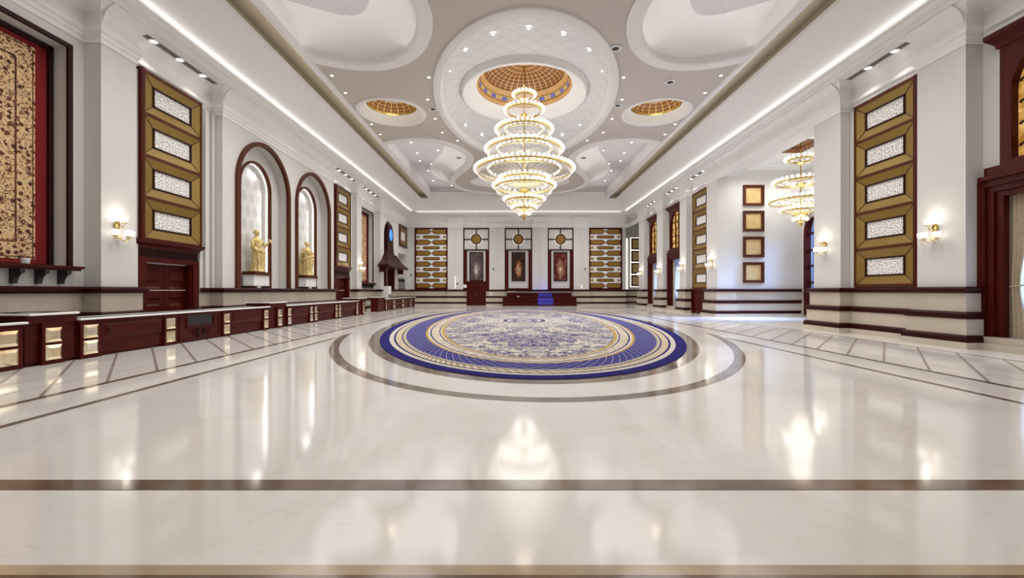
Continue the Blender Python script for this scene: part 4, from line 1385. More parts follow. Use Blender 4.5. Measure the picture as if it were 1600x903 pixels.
def left_door(n, yc, label):
    t = thing('door_%d' % n, label, 'door', (RL, yc, 0), -PI / 2)
    t['kind'] = 'structure'
    c = MB(); w = 2.36
    for s_ in (-1, 1):
        a, b = sorted((s_ * w / 2, s_ * (w / 2 - .26)))
        c.box(a, b, 0, .2, 0, 2.36)
        a, b = sorted((s_ * (w / 2 - .26), s_ * (w / 2 - .34)))
        c.box(a, b, -.12, .14, 0, 2.36)
    c.box(-w / 2, w / 2, 0, .2, 2.36, 2.50)
    c.build('casing', 'mahog', t)
    h = MB().box(-w / 2 + .02, w / 2 - .02, 0, .18, 2.50, 2.78)
    for k in range(46):
        x = -w / 2 + .1 + k * (w - .2) / 45
        h.box(x - .012, x + .012, .18, .2, 2.53, 2.75)
    h.build('fluted_frieze', 'dark', t)
    k = MB().sweep([(-w / 2 - .02, 0), (-w / 2 - .02, .16), (w / 2 + .02, .16), (w / 2 + .02, 0)][::-1], [(0, 2.78), (.03, 2.80), (.04, 2.86), (.12, 2.93), (.14, 2.98), (.14, 3.03), (-.1, 3.03)])
    k.box(-w / 2, w / 2, 0, .18, 2.78, 3.02)
    k.build('cornice', 'mahog', t)
    door_leafs(None, t, 1.84, 2.34, -.05, rows=4, handles=False)
left_door(1, 13.5, 'near mahogany double door behind the long counter, below the gold panel')
left_door(2, 27.1, 'farther mahogany double door beyond the two arched niches')
t = thing('door_3', 'dark red double door below the leftmost far painting', 'door', (-3.69, YF, 0), PI); t['kind'] = 'structure'
c = MB()
for s_ in (-1, 1):
    a, b = sorted((s_ * .98, s_ * .84)); c.box(a, b, 0, .16, 0, 2.42)
c.box(-.98, .98, 0, .16, 2.30, 2.44)
c.build('casing', 'mahog', t)
door_leafs(None, t, 1.68, 2.30, .1, rows=1)
t = thing('door_4', 'narrow dark wooden door under the gold panel beyond the side room', 'door', (RR, 27.25, 0), PI / 2); t['kind'] = 'structure'
MB().box(-1.25, -1.1, 0, .22, 0, 1.62).box(1.1, 1.25, 0, .22, 0, 1.62).box(-1.25, 1.25, 0, .22, 1.48, 1.62).build('casing', 'mahog', t)
door_leafs(None, t, 2.2, 1.48, .1, rows=1)

# ------------------------------------------------------------------ tall curtained windows on the right
def curtain_mesh(x0, x1, y, z0, z1, folds, amp, gather=None):
    m = MB()
    nx, nz = folds * 6, 14
    vs = []
    for j in range(nz + 1):
        f = j / nz
        z = z0 + (z1 - z0) * f
        for i in range(nx + 1):
            u = i / nx
            x = x0 + (x1 - x0) * u
            if gather:
                g = math.exp(-((z - gather[0]) / .7) ** 2) * .35
                x = x + (gather[1] - x) * g
            vs.append((x, y + amp * sin(u * folds * 2 * pi + .4 * sin(f * 3)), z))
    fs = [(j * (nx + 1) + i, j * (nx + 1) + i + 1, (j + 1) * (nx + 1) + i + 1, (j + 1) * (nx + 1) + i) for j in range(nz) for i in range(nx)]
    m.add(vs, fs)
    return m
def right_window(n, yc, hw, near):
    where = {1: 'nearest the camera', 2: 'just past the side room', 3: 'nearest the far wall'}[n]
    t = thing('window_%d' % n, 'tall mahogany window casing with amber arched upper light, %s' % where, 'window', (RR, yc, 0), PI / 2)
    t['kind'] = 'structure'
    c = MB()
    z0, zt = .33, 4.30
    for k, (o, dpt) in enumerate(((0, .16), (.18, .11), (.34, .05))):
        oo = hw - o; ii = hw - (.18, .34, .5)[k]
        top_o = zt - o * .9; top_i = zt - (.18, .34, .5)[k] * .9
        c.box(-oo, -ii, -.1, dpt, z0, top_o); c.box(ii, oo, -.1, dpt, z0, top_o); c.box(-ii, ii, -.1, dpt, top_i, top_o)
    c.build('lower_casing', 'mahog', t)
    MB().box(-hw + .08, hw - .08, 0, .24, 4.30, 4.40).box(-hw + .16, hw - .16, 0, .16, 4.40, 4.62).build('ledge', 'mahog', t)
    u = MB()
    uw = 1.24
    outer = rect(-uw, uw, 4.5, 7.62)
    hole = arch(0, 1.0, 4.72, 6.4)
    u.holed(outer, [hole], lambda p: (p[0], .12, p[1]))
    u.band(outer, lambda p: (p[0], .12, p[1]), lambda p: (p[0], 0, p[1])); u.band(hole, lambda p: (p[0], .12, p[1]), lambda p: (p[0], -.12, p[1]))
    u.build('upper_frame', 'mahog', t)
    k = MB().sweep([(-uw, 0), (-uw, .12), (uw, .12), (uw, 0)][::-1], [(0, 7.5), (.05, 7.54), (.06, 7.62), (.16, 7.74), (.2, 7.8), (.2, 7.9), (-.12, 7.9)])
    k.box(-uw, uw, 0, .14, 7.55, 7.88)
    k.build('cornice', 'mahog', t)
    g = MB().holed(arch(0, 1.04, 4.7, 6.4), [], lambda p: (p[0], -.06, p[1]))
    g.build('amber_pane', 'amber', t)
    mu = MB()
    for x in (-.3, .3):
        mu.box(x - .03, x + .03, -.06, .02, 4.72, 7.2)
    for r in range(5):
        zc = 5.0 + r * .52
        for xc_, w_ in ((0, .27), (-.62, .31), (.62, .31)):
            pts = [(xc_ + w_ * cos(a), -.02, zc + .10 * sin(a)) for a in [pi * i / 8 for i in range(9)]]
            mu.tube(pts, .028, 5)
    mu.build('glazing_bar', 'dark', t)
    MB().box(-hw - .1, hw + .1, -.5, .36, 0, .17).box(-hw - .05, hw + .05, -.5, .26, .17, .33).build('marble_step', 'wainscot', t)
    # curtains hang inside and can be drawn: things of their own
    for s_, nm in ((-1, 'near'), (1, 'far')):
        a, b = sorted((s_ * (hw - .22), s_ * (hw - .80)))
        lo = thing('beige_curtain', 'beige tied drape at the %s side of the casing %s' % (nm, where), 'curtain', (RR, yc, .34), PI / 2, 'beige drapes in the tall windows')
        curtain_mesh(a, b, -.17, 0, 3.60, 5, .035, (1.3, s_ * (hw - .45))).build('drape', 'curtain', lo, True)
        MB().tube([(a - .01, -.17, 1.3), ((a + b) / 2, -.115, 1.26), (b + .01, -.17, 1.3)], .022, 6).build('tie_back', 'curtain', lo, True)
    sh = curtain_mesh(-hw + .25, hw - .25, -.30, 0, 3.62, 11, .03).build('sheer_curtain', 'sheer', None, True, origin=None)
    sh.location = (RR, yc, .34); sh.rotation_euler = (0, 0, PI / 2)
    tag(sh, 'white sheer curtain glowing with daylight in the right casing %s' % where, 'curtain', 'sheer curtains in the tall windows')
for i, (c, hw) in enumerate(WBAYS):
    right_window(i + 1, c, hw, i == 0)
    lamp('AREA', 'window_daylight', (RR + .5, c, 2.1), 26 if i else 40, (0.62, 0.74, 1.0), (1.9, 3.2), (0, PI / 2, 0))

# annex arched window
t = thing('window_4', 'tall arched blue-lit window with dark glazing bars in the side room', 'window', (16.85, AW[0], 0), PI / 2); t['kind'] = 'structure'
pth = [(-AW[1] + .06, .12)] + [(-AW[1] + .06, 4.75)] + [((AW[1] - .06) * -cos(pi * i / 16), 4.75 + (AW[1] - .06) * sin(pi * i / 16)) for i in range(1, 16)] + [(AW[1] - .06, 4.75), (AW[1] - .06, .12)]
f = MB()
o4, i4 = arch(0, AW[1] + .08, .12, 4.75), arch(0, AW[1] - .12, .24, 4.75)
f.holed(o4, [i4], lambda p: (p[0], .1, p[1])); f.band(o4, lambda p: (p[0], .1, p[1]), lambda p: (p[0], 0, p[1])); f.band(i4, lambda p: (p[0], .1, p[1]), lambda p: (p[0], -.2, p[1]))
f.build('arched_frame', 'mahog', t)
f = MB()
for z in (1.0, 1.95, 2.9, 3.8, 4.75):
    f.box(-AW[1] + .1, AW[1] - .1, -.2, -.02, z - .06, z + .06)
for x in (-.75, 0, .75):
    f.box(x - .035, x + .035, -.18, -.04, .2, 5.9 if x == 0 else 5.9)
f.build('glazing_bar', 'dark', t)
MB().holed(arch(0, AW[1] - .1, .14, 4.75), [], lambda p: (p[0], -.11, p[1])).build('pane', 'glass', t)
lamp('AREA', 'annex_daylight', (18.6, AW[0] - .2, 5.2), 520, (0.30, 0.50, 1.0), (3.0, 3.0), (0, .95, 0), spread=.8)

# square insets on the annex wall and the far passage wall
def square_inset(label, loc, group, lit=False):
    t = thing('square_wall_inset', label, 'wall inset', loc, PI, group)
    s_ = .60
    f = MB()
    for k, (o, i, d) in enumerate(((.60, .53, .10), (.53, .44, .06))):
        f.box(-o, o, 0, d, -o + .6, -i + .6); f.box(-o, o, 0, d, i + .6, o + .6); f.box(-o, -i, 0, d, -i + .6, i + .6); f.box(i, o, 0, d, -i + .6, i + .6)
    f.build('frame', 'brown', t)
    MB().box(-.45, .45, .0, .02, .15, 1.05).build('ochre_panel', 'ochre', t)
    if lit:
        MB().box(-.67, .67, -.02, -.005, -.07, 1.27).build('halo_light', 'led', t)
    return t
pos = ['topmost', 'second from the top', 'third from the top', 'lowest']
for k, zc in enumerate((7.02, 5.53, 4.03, 2.55)):
    square_inset('square ochre inset on the side room wall, %s of four' % pos[k], (13.98, 24.55, zc - .6), 'square insets in the side room')
for k, zc in enumerate((6.42, 5.12, 3.85, 2.56)):
    square_inset('backlit square inset in the far right passage, %s of four' % pos[k], (13.1, 44.57, zc - .6), 'backlit square insets in the far passage', True)
t = MB().box(12.0, 12.1, 44.5, 44.58, 1.65, 7.0).build('light_strip', 'led')
tag(t, 'tall vertical light strip beside the backlit squares in the far passage', 'light strip')

# ------------------------------------------------------------------ tapestries, shelves
def alcove(a0, a1, which):
    c = (a0 + a1) / 2; hw = (a1 - a0) / 2
    f = MB()
    for ya, yb, za, zb_ in ((a0, a1, ZA1 - .1, ZA1), (a0, a0 + .1, ZA0, ZA1 - .1), (a1 - .1, a1, ZA0, ZA1 - .1)):
        f.box(RL - .02, RL + .05, ya, yb, za, zb_)
    o = f.build('alcove_frame', 'dark'); o['kind'] = 'structure'; o.name = 'trim_%d' % (12 if which == 'near' else 13)
    t = thing('hanging_tapestry', 'beige floral tapestry on crimson backing in the %s left alcove' % which, 'tapestry', (RL - .42, c, ZA0), -PI / 2, 'tapestries in the left alcoves')
    w, h = hw - .1, ZA1 - ZA0 - .12
    b = MB()
    for xa, xb, za, zb_ in ((-w, w, h - .1, h), (-w, w, 0, .05), (-w, -w + .1, 0, h), (w - .1, w, 0, h)):
        b.box(xa, xb, 0, .09, za, zb_)
    b.build('frame', 'dark', t)
    MB().box(-w + .05, w - .05, 0, .02, .03, h - .05).build('crimson_backing', 'red_cloth', t)
    cw = w - .36
    z0, z1 = .14, h - .22
    m = MB()
    # cloth in strips so that the second uv map can hold the distance from the edge
    xs = [-cw, -cw + .5, cw - .5, cw]; zs = [z0, z0 + .5, z1 - .5, z1]
    y = .035
    for i in range(3):
        for j in range(3):
            q = [(xs[i], zs[j]), (xs[i + 1], zs[j]), (xs[i + 1], zs[j + 1]), (xs[i], zs[j + 1])]
            def dist(p): return min(p[0] + cw, cw - p[0], p[1] - z0, z1 - p[1])
            sub = 6
            for a in range(sub):
                for b2 in range(sub):
                    def lerp(u, v): return (xs[i] + (xs[i + 1] - xs[i]) * u, zs[j] + (zs[j + 1] - zs[j]) * v)
                    qq = [lerp(a / sub, b2 / sub), lerp((a + 1) / sub, b2 / sub), lerp((a + 1) / sub, (b2 + 1) / sub), lerp(a / sub, (b2 + 1) / sub)]
                    m.uv2[len(m.f)] = [(dist(p), 0) for p in qq]
                    m.quad(*[(p[0], y, p[1]) for p in qq], 0, qq)
    m.box(-cw, cw, .012, .033, z0, z1)
    m.build('woven_cloth', 'tapestry', t)
    s = thing('bracket_shelf', 'dark wooden shelf on black scroll brackets under the %s tapestry' % which, 'shelf', (RL, c, 0), -PI / 2, 'shelves under the tapestries')
    MB().box(-hw - .05, hw + .05, -.05, .30, 2.04, 2.10).box(-hw - .02, hw + .02, 0, .24, 1.99, 2.04).build('shelf_board', 'mahog_h', s)
    n = 7
    for k in range(n):
        x = -hw + .28 + k * (2 * hw - .56) / (n - 1)
        poly = [(0, 1.66), (.08, 1.66)] + [(.08 + .17 * (1 - cos(pi / 2 * i / 6)), 1.66 + .24 * sin(pi / 2 * i / 6)) for i in range(1, 7)] + [(.25, 1.99), (0, 1.99)]
        MB().prism(poly, lambda p: (x - .05, p[0], p[1]), lambda p: (x + .05, p[0], p[1])).build('scroll_bracket', 'black', s)
alcove(*AL1, 'near')
alcove(*AL2, 'far')
cup = MB().lathe([(0, 0), (.06, 0), (.07, .02), (.075, .13), (.065, .13), (.06, .03), (0, .03)], n=20).build('white_cup', 'white', None, True)
cup.location = (RL + .14, 9.50, 2.10)
tag(cup, 'small white cup standing on the near tapestry shelf', 'cup')

# ------------------------------------------------------------------ arch mouldings, niches, statues
def arch_bar(mb, c, hw, z0, zs, w, xa, xb):
    o = arch(c, hw, z0, zs, 32); i = arch(c, hw - w, z0, zs, 32)
    # open legs at the dado: strip along jambs and arch only
    A, B = o[1:] + [o[0]], i[1:] + [i[0]]
    n = len(A)
    vs = [(xb, *p) for p in A] + [(xb, *p) for p in B] + [(xa, *p) for p in A] + [(xa, *p) for p in B]
    fs = []
    for k in range(n - 1):
        fs += [(k, k + 1, n + k + 1, n + k), (k, 2 * n + k, 2 * n + k + 1, k + 1), (n + k, n + k + 1, 3 * n + k + 1, 3 * n + k)]
    mb.add(vs, fs)
for k, (c, hw) in enumerate(ARCHES):
    m = MB()
    arch_bar(m, c, hw, 1.6, 5.8, .17, FL - .05, FL + .09)
    arch_bar(m, c, 1.13, 1.6, 5.9, .10, FL - .47, FL - .36)
    struct('trim_%d' % (14 + k), m, 'brown', True)
    ls = MB().box(FL - .56, FL - .52, c + 1.0, c + 1.045, 1.65, 5.9)
    pts = [(FL - .54, c + 1.02 * cos(a), 5.9 + 1.02 * sin(a)) for a in [pi * i / 20 * .9 for i in range(21)]]
    ls.tube(pts, .02, 4)
    o = ls.build('light_strip', 'led')
    tag(o, 'hidden light strip glowing round the %s arched niche' % ('nearer' if k == 0 else 'farther'), 'light strip')
    lamp('AREA', 'niche_light', (FL - .57, c + .35, 6.7), 2.5, (1, .97, .93), (.2, .5), (-.35, 0, 0))
    lamp('AREA', 'niche_side', (FL - .58, c + .98, 3.9), 5, (1, .97, .93), (.18, 4.2), (-PI / 2, 0, 0))

def pedestal(k, yc):
    which = 'nearer' if k == 0 else 'farther'
    t = thing('statue_pedestal', 'white pedestal with dark wooden cap and foot in the %s arched niche' % which, 'pedestal', (FL - .36, yc, 1.6), 0, 'pedestals in the arched niches')
    MB().box(-.27, .27, -.62, .62, 0, .10).build('foot', 'dark', t)
    MB().box(-.22, .22, -.56, .56, .10, .56).build('body', 'plaster', t)
    MB().box(-.28, .30, -.64, .64, .56, .62).box(-.25, .27, -.60, .60, .62, .70).build('cap', 'brown', t)
for k, (c, _) in enumerate(ARCHES):
    pedestal(k, c)
    cu = cup.copy(); COL.objects.link(cu)
    cu.location = (FL + .065, c - .55, 1.602)
    tag(cu, 'small white cup at the foot of the %s statue pedestal' % ('nearer' if k == 0 else 'farther'), 'cup')

def statue(k, yc):
    which = 'nearer' if k == 0 else 'farther'
    m = MB()
    # draped body lofted as one surface: (z, cx, cy, rx, ry)
    lv = [(0.0, 0, 0, .30, .26), (.05, 0, 0, .30, .26), (.08, 0, .01, .25, .23), (.25, 0, .02, .22, .21), (.45, .02, .03, .21, .22), (.65, .03, .04, .20, .23),
          (.82, .02, .05, .19, .225), (.95, .0, .03, .17, .20), (1.05, 0, .01, .145, .165), (1.15, 0, -.01, .15, .175), (1.26, 0, -.02, .155, .20), (1.34, 0, -.025, .12, .19),
          (1.40, .0, -.03, .075, .10), (1.44, .01, -.03, .058, .062), (1.48, .015, -.03, .06, .06)]
    n = 40
    vs = []
    for z, cx_, cy_, rx, ry in lv:
        for i in range(n):
            a = 2 * pi * i / n
            fold = 1 + (.10 * sin(9 * a + 3.5 * z) + .05 * sin(15 * a - 4 * z)) * (1 if .07 < z < .95 else .35 if z < 1.35 else 0)
            vs.append((cx_ + rx * fold * cos(a), cy_ + ry * fold * sin(a), z))
    fs = [(j * n + i, j * n + (i + 1) % n, (j + 1) * n + (i + 1) % n, (j + 1) * n + i) for j in range(len(lv) - 1) for i in range(n)]
    fs.append(tuple(range(n - 1, -1, -1))); fs.append(tuple((len(lv) - 1) * n + i for i in range(n)))
    m.add(vs, fs)
    # head, hair, nose
    m.sphere((.03, -.03, 1.58), .098, 20, 14, 0, 1.22)
    m.sphere((-.015, -.03, 1.61), .105, 16, 10, 0, 1.05)
    m.sphere((-.10, -.03, 1.60), .055, 12, 8)
    m.tube([(.115, -.03, 1.60), (.138, -.03, 1.565)], [.012, .018], 6)
    # arms: one bent across to hold a sheaf, one lowered
    sgn = 1 if k == 0 else -1
    m.tube([(.02, .17 * sgn - .02, 1.30), (.08, .25 * sgn, 1.12), (.16, .22 * sgn, 1.02), (.22, .26 * sgn, 1.16), (.24, .30 * sgn, 1.22)], [.065, .056, .05, .042, .035], 10)
    m.tube([(.0, -.19 * sgn - .02, 1.29), (.05, -.25 * sgn, 1.08), (.13, -.20 * sgn, .90), (.17, -.15 * sgn, .84)], [.065, .055, .045, .035], 10)
    for i in range(5):
        b0 = Vector((.25, .30 * sgn, 1.22)); d = Vector((.06, (.02 + .018 * i) * sgn, .05 - .02 * i))
        m.tube([b0, b0 + d * .5, b0 + d], [.012, .011, .009], 5)
        b0 = Vector((.18, -.145 * sgn, .83)); d = Vector((.035, (.03 - .014 * i) * sgn, -.07))
        m.tube([b0, b0 + d * .5, b0 + d], [.012, .011, .009], 5)
    for i in range(7):
        a = i * .9
        m.sphere((.27 + .05 * cos(a), (.33 + .05 * sin(a)) * sgn, 1.25 + .03 * i % .12), .035, 8, 6)
    # cloak falling from the shoulder and swag round the hips
    sw = [(.19 * cos(a) + .02, .24 * sin(a) + .03, .88 - .10 * sin(a + .6) * sgn) for a in [2 * pi * i / 24 for i in range(25)]]
    m.tube(sw, [.05 + .012 * sin(i * 2.3) for i in range(25)], 8, caps=False)
    m.tube([(-.06, .15 * sgn, 1.34), (-.14, .19 * sgn, 1.0), (-.16, .22 * sgn, .6), (-.15, .24 * sgn, .15), (-.14, .23 * sgn, .03)], [.05, .07, .08, .085, .07], 10)
    m.tube([(.12, .12 * sgn, 1.28), (.17, .0, 1.12), (.13, -.13 * sgn, .98), (.02, -.20 * sgn, .92)], [.04, .045, .045, .04], 8)
    o = m.build('gilded_statue', 'statue', None, True)
    o.location = (FL - .36, yc, 2.30)
    o.rotation_euler = (0, 0, -.25 if k == 0 else -.55)
    o.scale = (1.12, 1.12, 1.06)
    md = o.modifiers.new('merge', 'REMESH'); md.mode = 'VOXEL'; md.voxel_size = .016; md.use_smooth_shade = True
    sm = o.modifiers.new('soft', 'SMOOTH'); sm.iterations = 2; sm.factor = .4
    tag(o, 'golden statue of a draped woman holding flowers on the pedestal in the %s arched niche' % which if k == 0 else 'golden statue of a draped woman on the pedestal in the farther arched niche', 'statue', 'gilded statues in the arched niches')
for k, (c, _) in enumerate(ARCHES):
    statue(k, c + .02)

# ------------------------------------------------------------------ wall sconces
def make_sconce():
    t = thing('wall_sconce', 'sconce', 'wall sconce', (0, 0, 0), 0)
    MB().box(-.07, .07, 0, .03, -.05, .34).lathe([(0, -.09), (.05, -.07), (.075, -.02), (.05, .03), (0, .05)], (0, .05, -.03), 16).tube([(-.055, .04, -.02), (-.055, .04, .33)], .016, 6).tube([(.055, .04, -.02), (.055, .04, .33)], .016, 6).build('back_plate', 'brass', t, True)
    for x, y, z in ((0, .34, -.02), (-.22, .20, -.02), (.22, .20, -.02), (-.10, .12, .36), (.10, .12, .36)):
        pts = []
        for i in range(9):
            f = i / 8
            pts.append((x * f, .03 + (y - .03) * f, (0 if z < .1 else .28) + (z - .06 - (0 if z < .1 else .28)) * f - .10 * sin(pi * f)))
        a = MB().tube(pts, .014, 6).lathe([(0, -.05), (.05, -.035), (.062, 0), (.055, .005), (0, .0)], (x, y, z), 14).build('arm', 'brass', t, True)
        MB().lathe([(0, .0), (.045, .005), (.075, .05), (.085, .11), (.09, .15), (.07, .155), (0, .14)], (x, y, z), 14).build('glass_shade', 'globe2', a, True)
    cr_ = MB()
    for x, y in ((0, .34), (-.22, .20), (.22, .20)):
        for i in range(8):
            a = 2 * pi * i / 8
            for q in range(2):
                cr_.sphere((x + .055 * cos(a), y + .055 * sin(a), -.08 - q * .04), .014, 6, 4)
        cr_.sphere((x, y, -.15), .024, 8, 6)
    cr_.build('crystal_drop', 'crystal', t, True)['kind'] = 'stuff'
    return t
sc0 = make_sconce()
scs = [(FL, 11.35, 2.98, -PI / 2, 'lit brass wall sconce on the left pier beside the nearest doorway'),
       (FL, 29.35, 2.98, -PI / 2, 'lit brass wall sconce on the far left pier before the far tapestry'),
       (FR, 11.78, 2.98, PI / 2, 'lit brass wall sconce on the nearest right pier, beside the big gold panel'),
       (FR, 15.95, 2.98, PI / 2, 'lit brass wall sconce on the pier at the near side of the side room opening'),
       (FR, 25.0, 2.98, PI / 2, 'lit brass wall sconce on the pier at the far side of the side room opening'),
       (FR, 29.3, 2.98, PI / 2, 'lit brass wall sconce on the pier before the first far window'),
       (FR, 33.9, 2.98, PI / 2, 'lit brass wall sconce on the pier between the two far windows'),
       (FR, 38.6, 2.98, PI / 2, 'lit brass wall sconce on the last right pier before the far passage')]
for i, (x, y, z, rz, lb) in enumerate(scs):
    if i == 0:
        sc0.location = (x, y, z); sc0.rotation_euler = (0, 0, rz)
        tag(sc0, lb, 'wall sconce', 'wall sconces on the piers')
    else:
        dup(sc0, (x, y, z), rz, lb, 'wall sconces on the piers')
    sx = 1 if x < 0 else -1
    lamp('POINT', 'sconce_light', (x + sx * .28, y, z + .62), 2.6, (1, .90, .75), .08)

# ------------------------------------------------------------------ buffet counters along the left wall
CF, CB = -9.42, -10.40
def bevel_square(root, y0, y1, z0, z1, x=CF + .012):
    g = MB()
    o4 = rect(y0, y1, z0, z1); k_ = min(y1 - y0, z1 - z0) * .2; i4 = rect(y0 + k_, y1 - k_, z0 + k_, z1 - k_)
    for k in range(4):
        a, b = o4[k], o4[(k + 1) % 4]; c, e = i4[(k + 1) % 4], i4[k]
        g.quad((x, *a), (x, *b), (x + .028, *c), (x + .028, *e))
    g.quad(*[(x + .028, *p) for p in i4])
    g.band(o4, lambda p: (x, *p), lambda p: (x - .02, *p))
    g.build('bevelled_mirror', 'mirror', root)
def mk_mirror():
    m, nt, b = new_mat('pale_gold_mirror')
    v = coords(nt)
    f = noise(nt, v, 5, 3, .5, 1.0)
    L(nt, ramp(nt, f, [(0.35, (0.84, 0.68, 0.42)), (0.65, (0.96, 0.88, 0.68))]), b.inputs['Base Color'])
    b.inputs['Metallic'].default_value = 1.0
    b.inputs['Roughness'].default_value = 0.12
    return m
M['mirror'] = mk_mirror()
def counter(label, y0, y1, raised, peds, panels, group='buffet counters along the left wall'):
    bar = group.startswith('bar')
    CB = -10.03 if bar else -10.40
    zt = 1.05 if raised else .90
    t = thing('buffet_counter', label, 'counter', (CF - .5, (y0 + y1) / 2, 0), 0, group, world=True)
    b = MB()
    b.box(CB + .05, CF - .06, y0, y1, .06, zt - .05)
    b.box(CB + .05, CF - .10, y0, y1, 0, .06)
    b.build('carcass', 'mahog_h', t)
    # top with rounded nose
    e = .05
    MB().sweep([(CB, y0), (CB, y1), (CF + e, y1), (CF + e, y0)], [(.02, zt - .05), (0, zt - .04), (.0, zt - .012), (.02, zt), (.35 if not bar else .2, zt)], True).box(CB + .02, CF + e - .02, y0 + .02, y1 - .02, zt - .05, zt).build('marble_top', 'top', t)
    fz = zt - .055
    fa = MB().box(CF - .07, CF - .005, y0, y1, (.84 if raised else .80), fz)
    fa.build('fascia', 'mahog_h', t)
    for p in peds:
        a, c = p
        pb = MB().box(CF - .07, CF + .01, a, c, .0, .80 if not raised else .86).build('pedestal_post', 'mahog', t)
        inset = min(.09, (c - a) * .14)
        bevel_square(pb, a + inset, c - inset, .45, .74)
        bevel_square(pb, a + inset, c - inset, .09, .39)
    for (a, c, kind) in panels:
        if kind == 'drawer':
            d = MB().box(CF - .06, CF - .02, a, c, .36, .80)
            o4 = rect(a + .06, c - .06, .42, .74); i4 = rect(a + .1, c - .1, .46, .70)
            for k in range(4):
                p, q = o4[k], o4[(k + 1) % 4]; r, s_ = i4[(k + 1) % 4], i4[k]
                d.quad((CF - .018, *p), (CF - .018, *q), (CF - .004, *r), (CF - .004, *s_))
            d.quad(*[(CF - .004, *p) for p in i4])
            o = d.build('drawer_front', 'mahog_h', t)
            MB().tube([(CF + .0, a + .16, .50), (CF + .03, a + .16, .52), (CF + .03, a + .16, .66), (CF, a + .16, .68)], .012, 6).build('pull_handle', 'black', o)
        elif kind == 'carved':
            d = MB().box(CF - .06, CF - .03, a, c, .02, .80)
            for ya, yb, za, zb_ in ((a + .05, c - .05, .04, .10), (a + .05, a + .10, .1, .72), (c - .10, c - .05, .1, .72), (a + .05, a + .32, .70, .75), (c - .32, c - .05, .70, .75),
                                    (a + .32, a + .37, .42, .75), (c - .37, c - .32, .42, .75), (a + .32, c - .32, .40, .45)):
                d.box(CF - .03, CF - .005, ya, yb, za, zb_)
            o = d.build('carved_panel', 'mahog_h', t)
            m_ = (a + c) / 2
            rg = MB()
            for R_ in (.17, .12):
                rg.tube([(CF - .01, m_ + R_ * cos(q), .26 + R_ * sin(q)) for q in [2 * pi * i / 28 for i in range(29)]], .018, 6, caps=False)
            for s_ in (-1, 1):
                rg.tube([(CF - .012, m_ + s_ * .17, .26), (CF - .012, m_ + s_ * .28, .34), (CF - .012, m_ + s_ * .34, .26), (CF - .012, m_ + s_ * .28, .20)], .014, 5)
            rg.build('ring_carving', 'dark', o, True)
            MB().box(CF - .04, CF - .028, a + .40, c - .40, .48, .78).build('dark_recess', 'black', o)
    return t
counter('low marble-topped counter at the left edge with gold mirror squares', 4.2, 8.18, False, [(7.55, 8.12), (5.2, 5.8)], [(5.85, 7.5, 'drawer')])
counter('raised counter block with knee spaces, nearest the camera', 8.2, 9.14, True, [(8.45, 8.88)], [])
counter('long low marble-topped counter in front of the nearest doorway', 9.16, 16.36, False, [(9.2, 9.66), (11.42, 11.86), (13.72, 14.12), (15.96, 16.32)],
        [(9.70, 11.38, 'drawer'), (11.9, 13.68, 'carved'), (14.16, 15.92, 'drawer')])
counter('raised counter block between the two long counters', 16.4, 17.58, True, [(16.9, 17.3)], [])
counter('long low marble-topped counter below the arched niches', 17.62, 25.8, False, [(17.66, 18.0), (19.6, 19.95), (20.05, 20.4), (22.4, 22.75), (22.85, 23.2), (25.4, 25.75)],
        [(18.05, 19.55, 'drawer'), (20.45, 22.35, 'drawer'), (23.25, 25.35, 'drawer')])
counter('raised counter block ending the long counter row', 25.85, 27.2, True, [(26.5, 26.9)], [])
counter('raised solid counter end at the start of the bar', 29.7, 31.2, True, [], [], 'bar counter pieces')
counter('bar counter in front of the clock hood and bottles', 31.22, 41.0, False, [(31.3, 31.6), (33.2, 33.5), (33.6, 33.9), (35.9, 36.2), (36.3, 36.6), (38.6, 38.9), (39.0, 39.3), (40.4, 40.7)],
        [(31.7, 33.1, 'drawer'), (34.0, 35.8, 'drawer'), (36.7, 38.5, 'drawer'), (39.4, 40.3, 'drawer')], 'bar counter pieces')

# ------------------------------------------------------------------ clock hood over the bar
hd = thing('clock_hood', 'dark wooden bell-shaped hood with arched clock tower over the bar', 'hood', (FL, 36.5, 1.6), -PI / 2)
def hl(z): return z - 1.6
tw = MB()
# tower: ogee outline flaring into the roof
half = [(.86, 6.35), (.84, 5.9), (.86, 5.4), (.98, 4.95), (1.22, 4.55), (1.6, 4.25), (1.78, 4.18)]
outl = [(.86 * cos(pi * i / 20), 6.35 + .86 * sin(pi * i / 20)) for i in range(21)]
poly = [(x, z) for x, z in reversed(half)] + outl + [(-x, z) for x, z in half]
tw.prism(poly, lambda p: (p[0], .10, hl(p[1])), lambda p: (p[0], -.46, hl(p[1])))
tw.build('clock_tower', 'rail', hd)
rf = MB()
lvls = [(1.55, .22, 4.62), (1.75, .30, 4.42), (2.3, .50, 3.98), (3.0, .80, 3.62), (3.12, .86, 3.58), (3.12, .86, 3.42), (2.9, .74, 3.40)]
vs = []
for hx, dy, z in lvls:
    vs += [(-hx, -.02, hl(z)), (-hx, dy, hl(z)), (hx, dy, hl(z)), (hx, -.02, hl(z))]
fs = [(0, 1, 2, 3)]
for r in range(len(lvls) - 1):
    for k in range(3):
        fs.append((r * 4 + k, r * 4 + k + 1, (r + 1) * 4 + k + 1, (r + 1) * 4 + k))
fs.append(tuple((len(lvls) - 1) * 4 + k for k in (3, 2, 1, 0)))
rf.add(vs, fs)
rf.build('flared_roof', 'rail', hd)
for xa, xb, ya, yb, za in ((-1.33, -1.05, -.45, .1, 1.6), (1.05, 1.33, -.45, .1, 1.6), (-2.75, -2.65, .0, .5, 3.0), (2.65, 2.75, .0, .5, 3.0)):
    MB().box(xa, xb, ya, yb, hl(za), hl(3.40)).build('support_post' if za < 2 else 'corbel', 'mahog', hd)
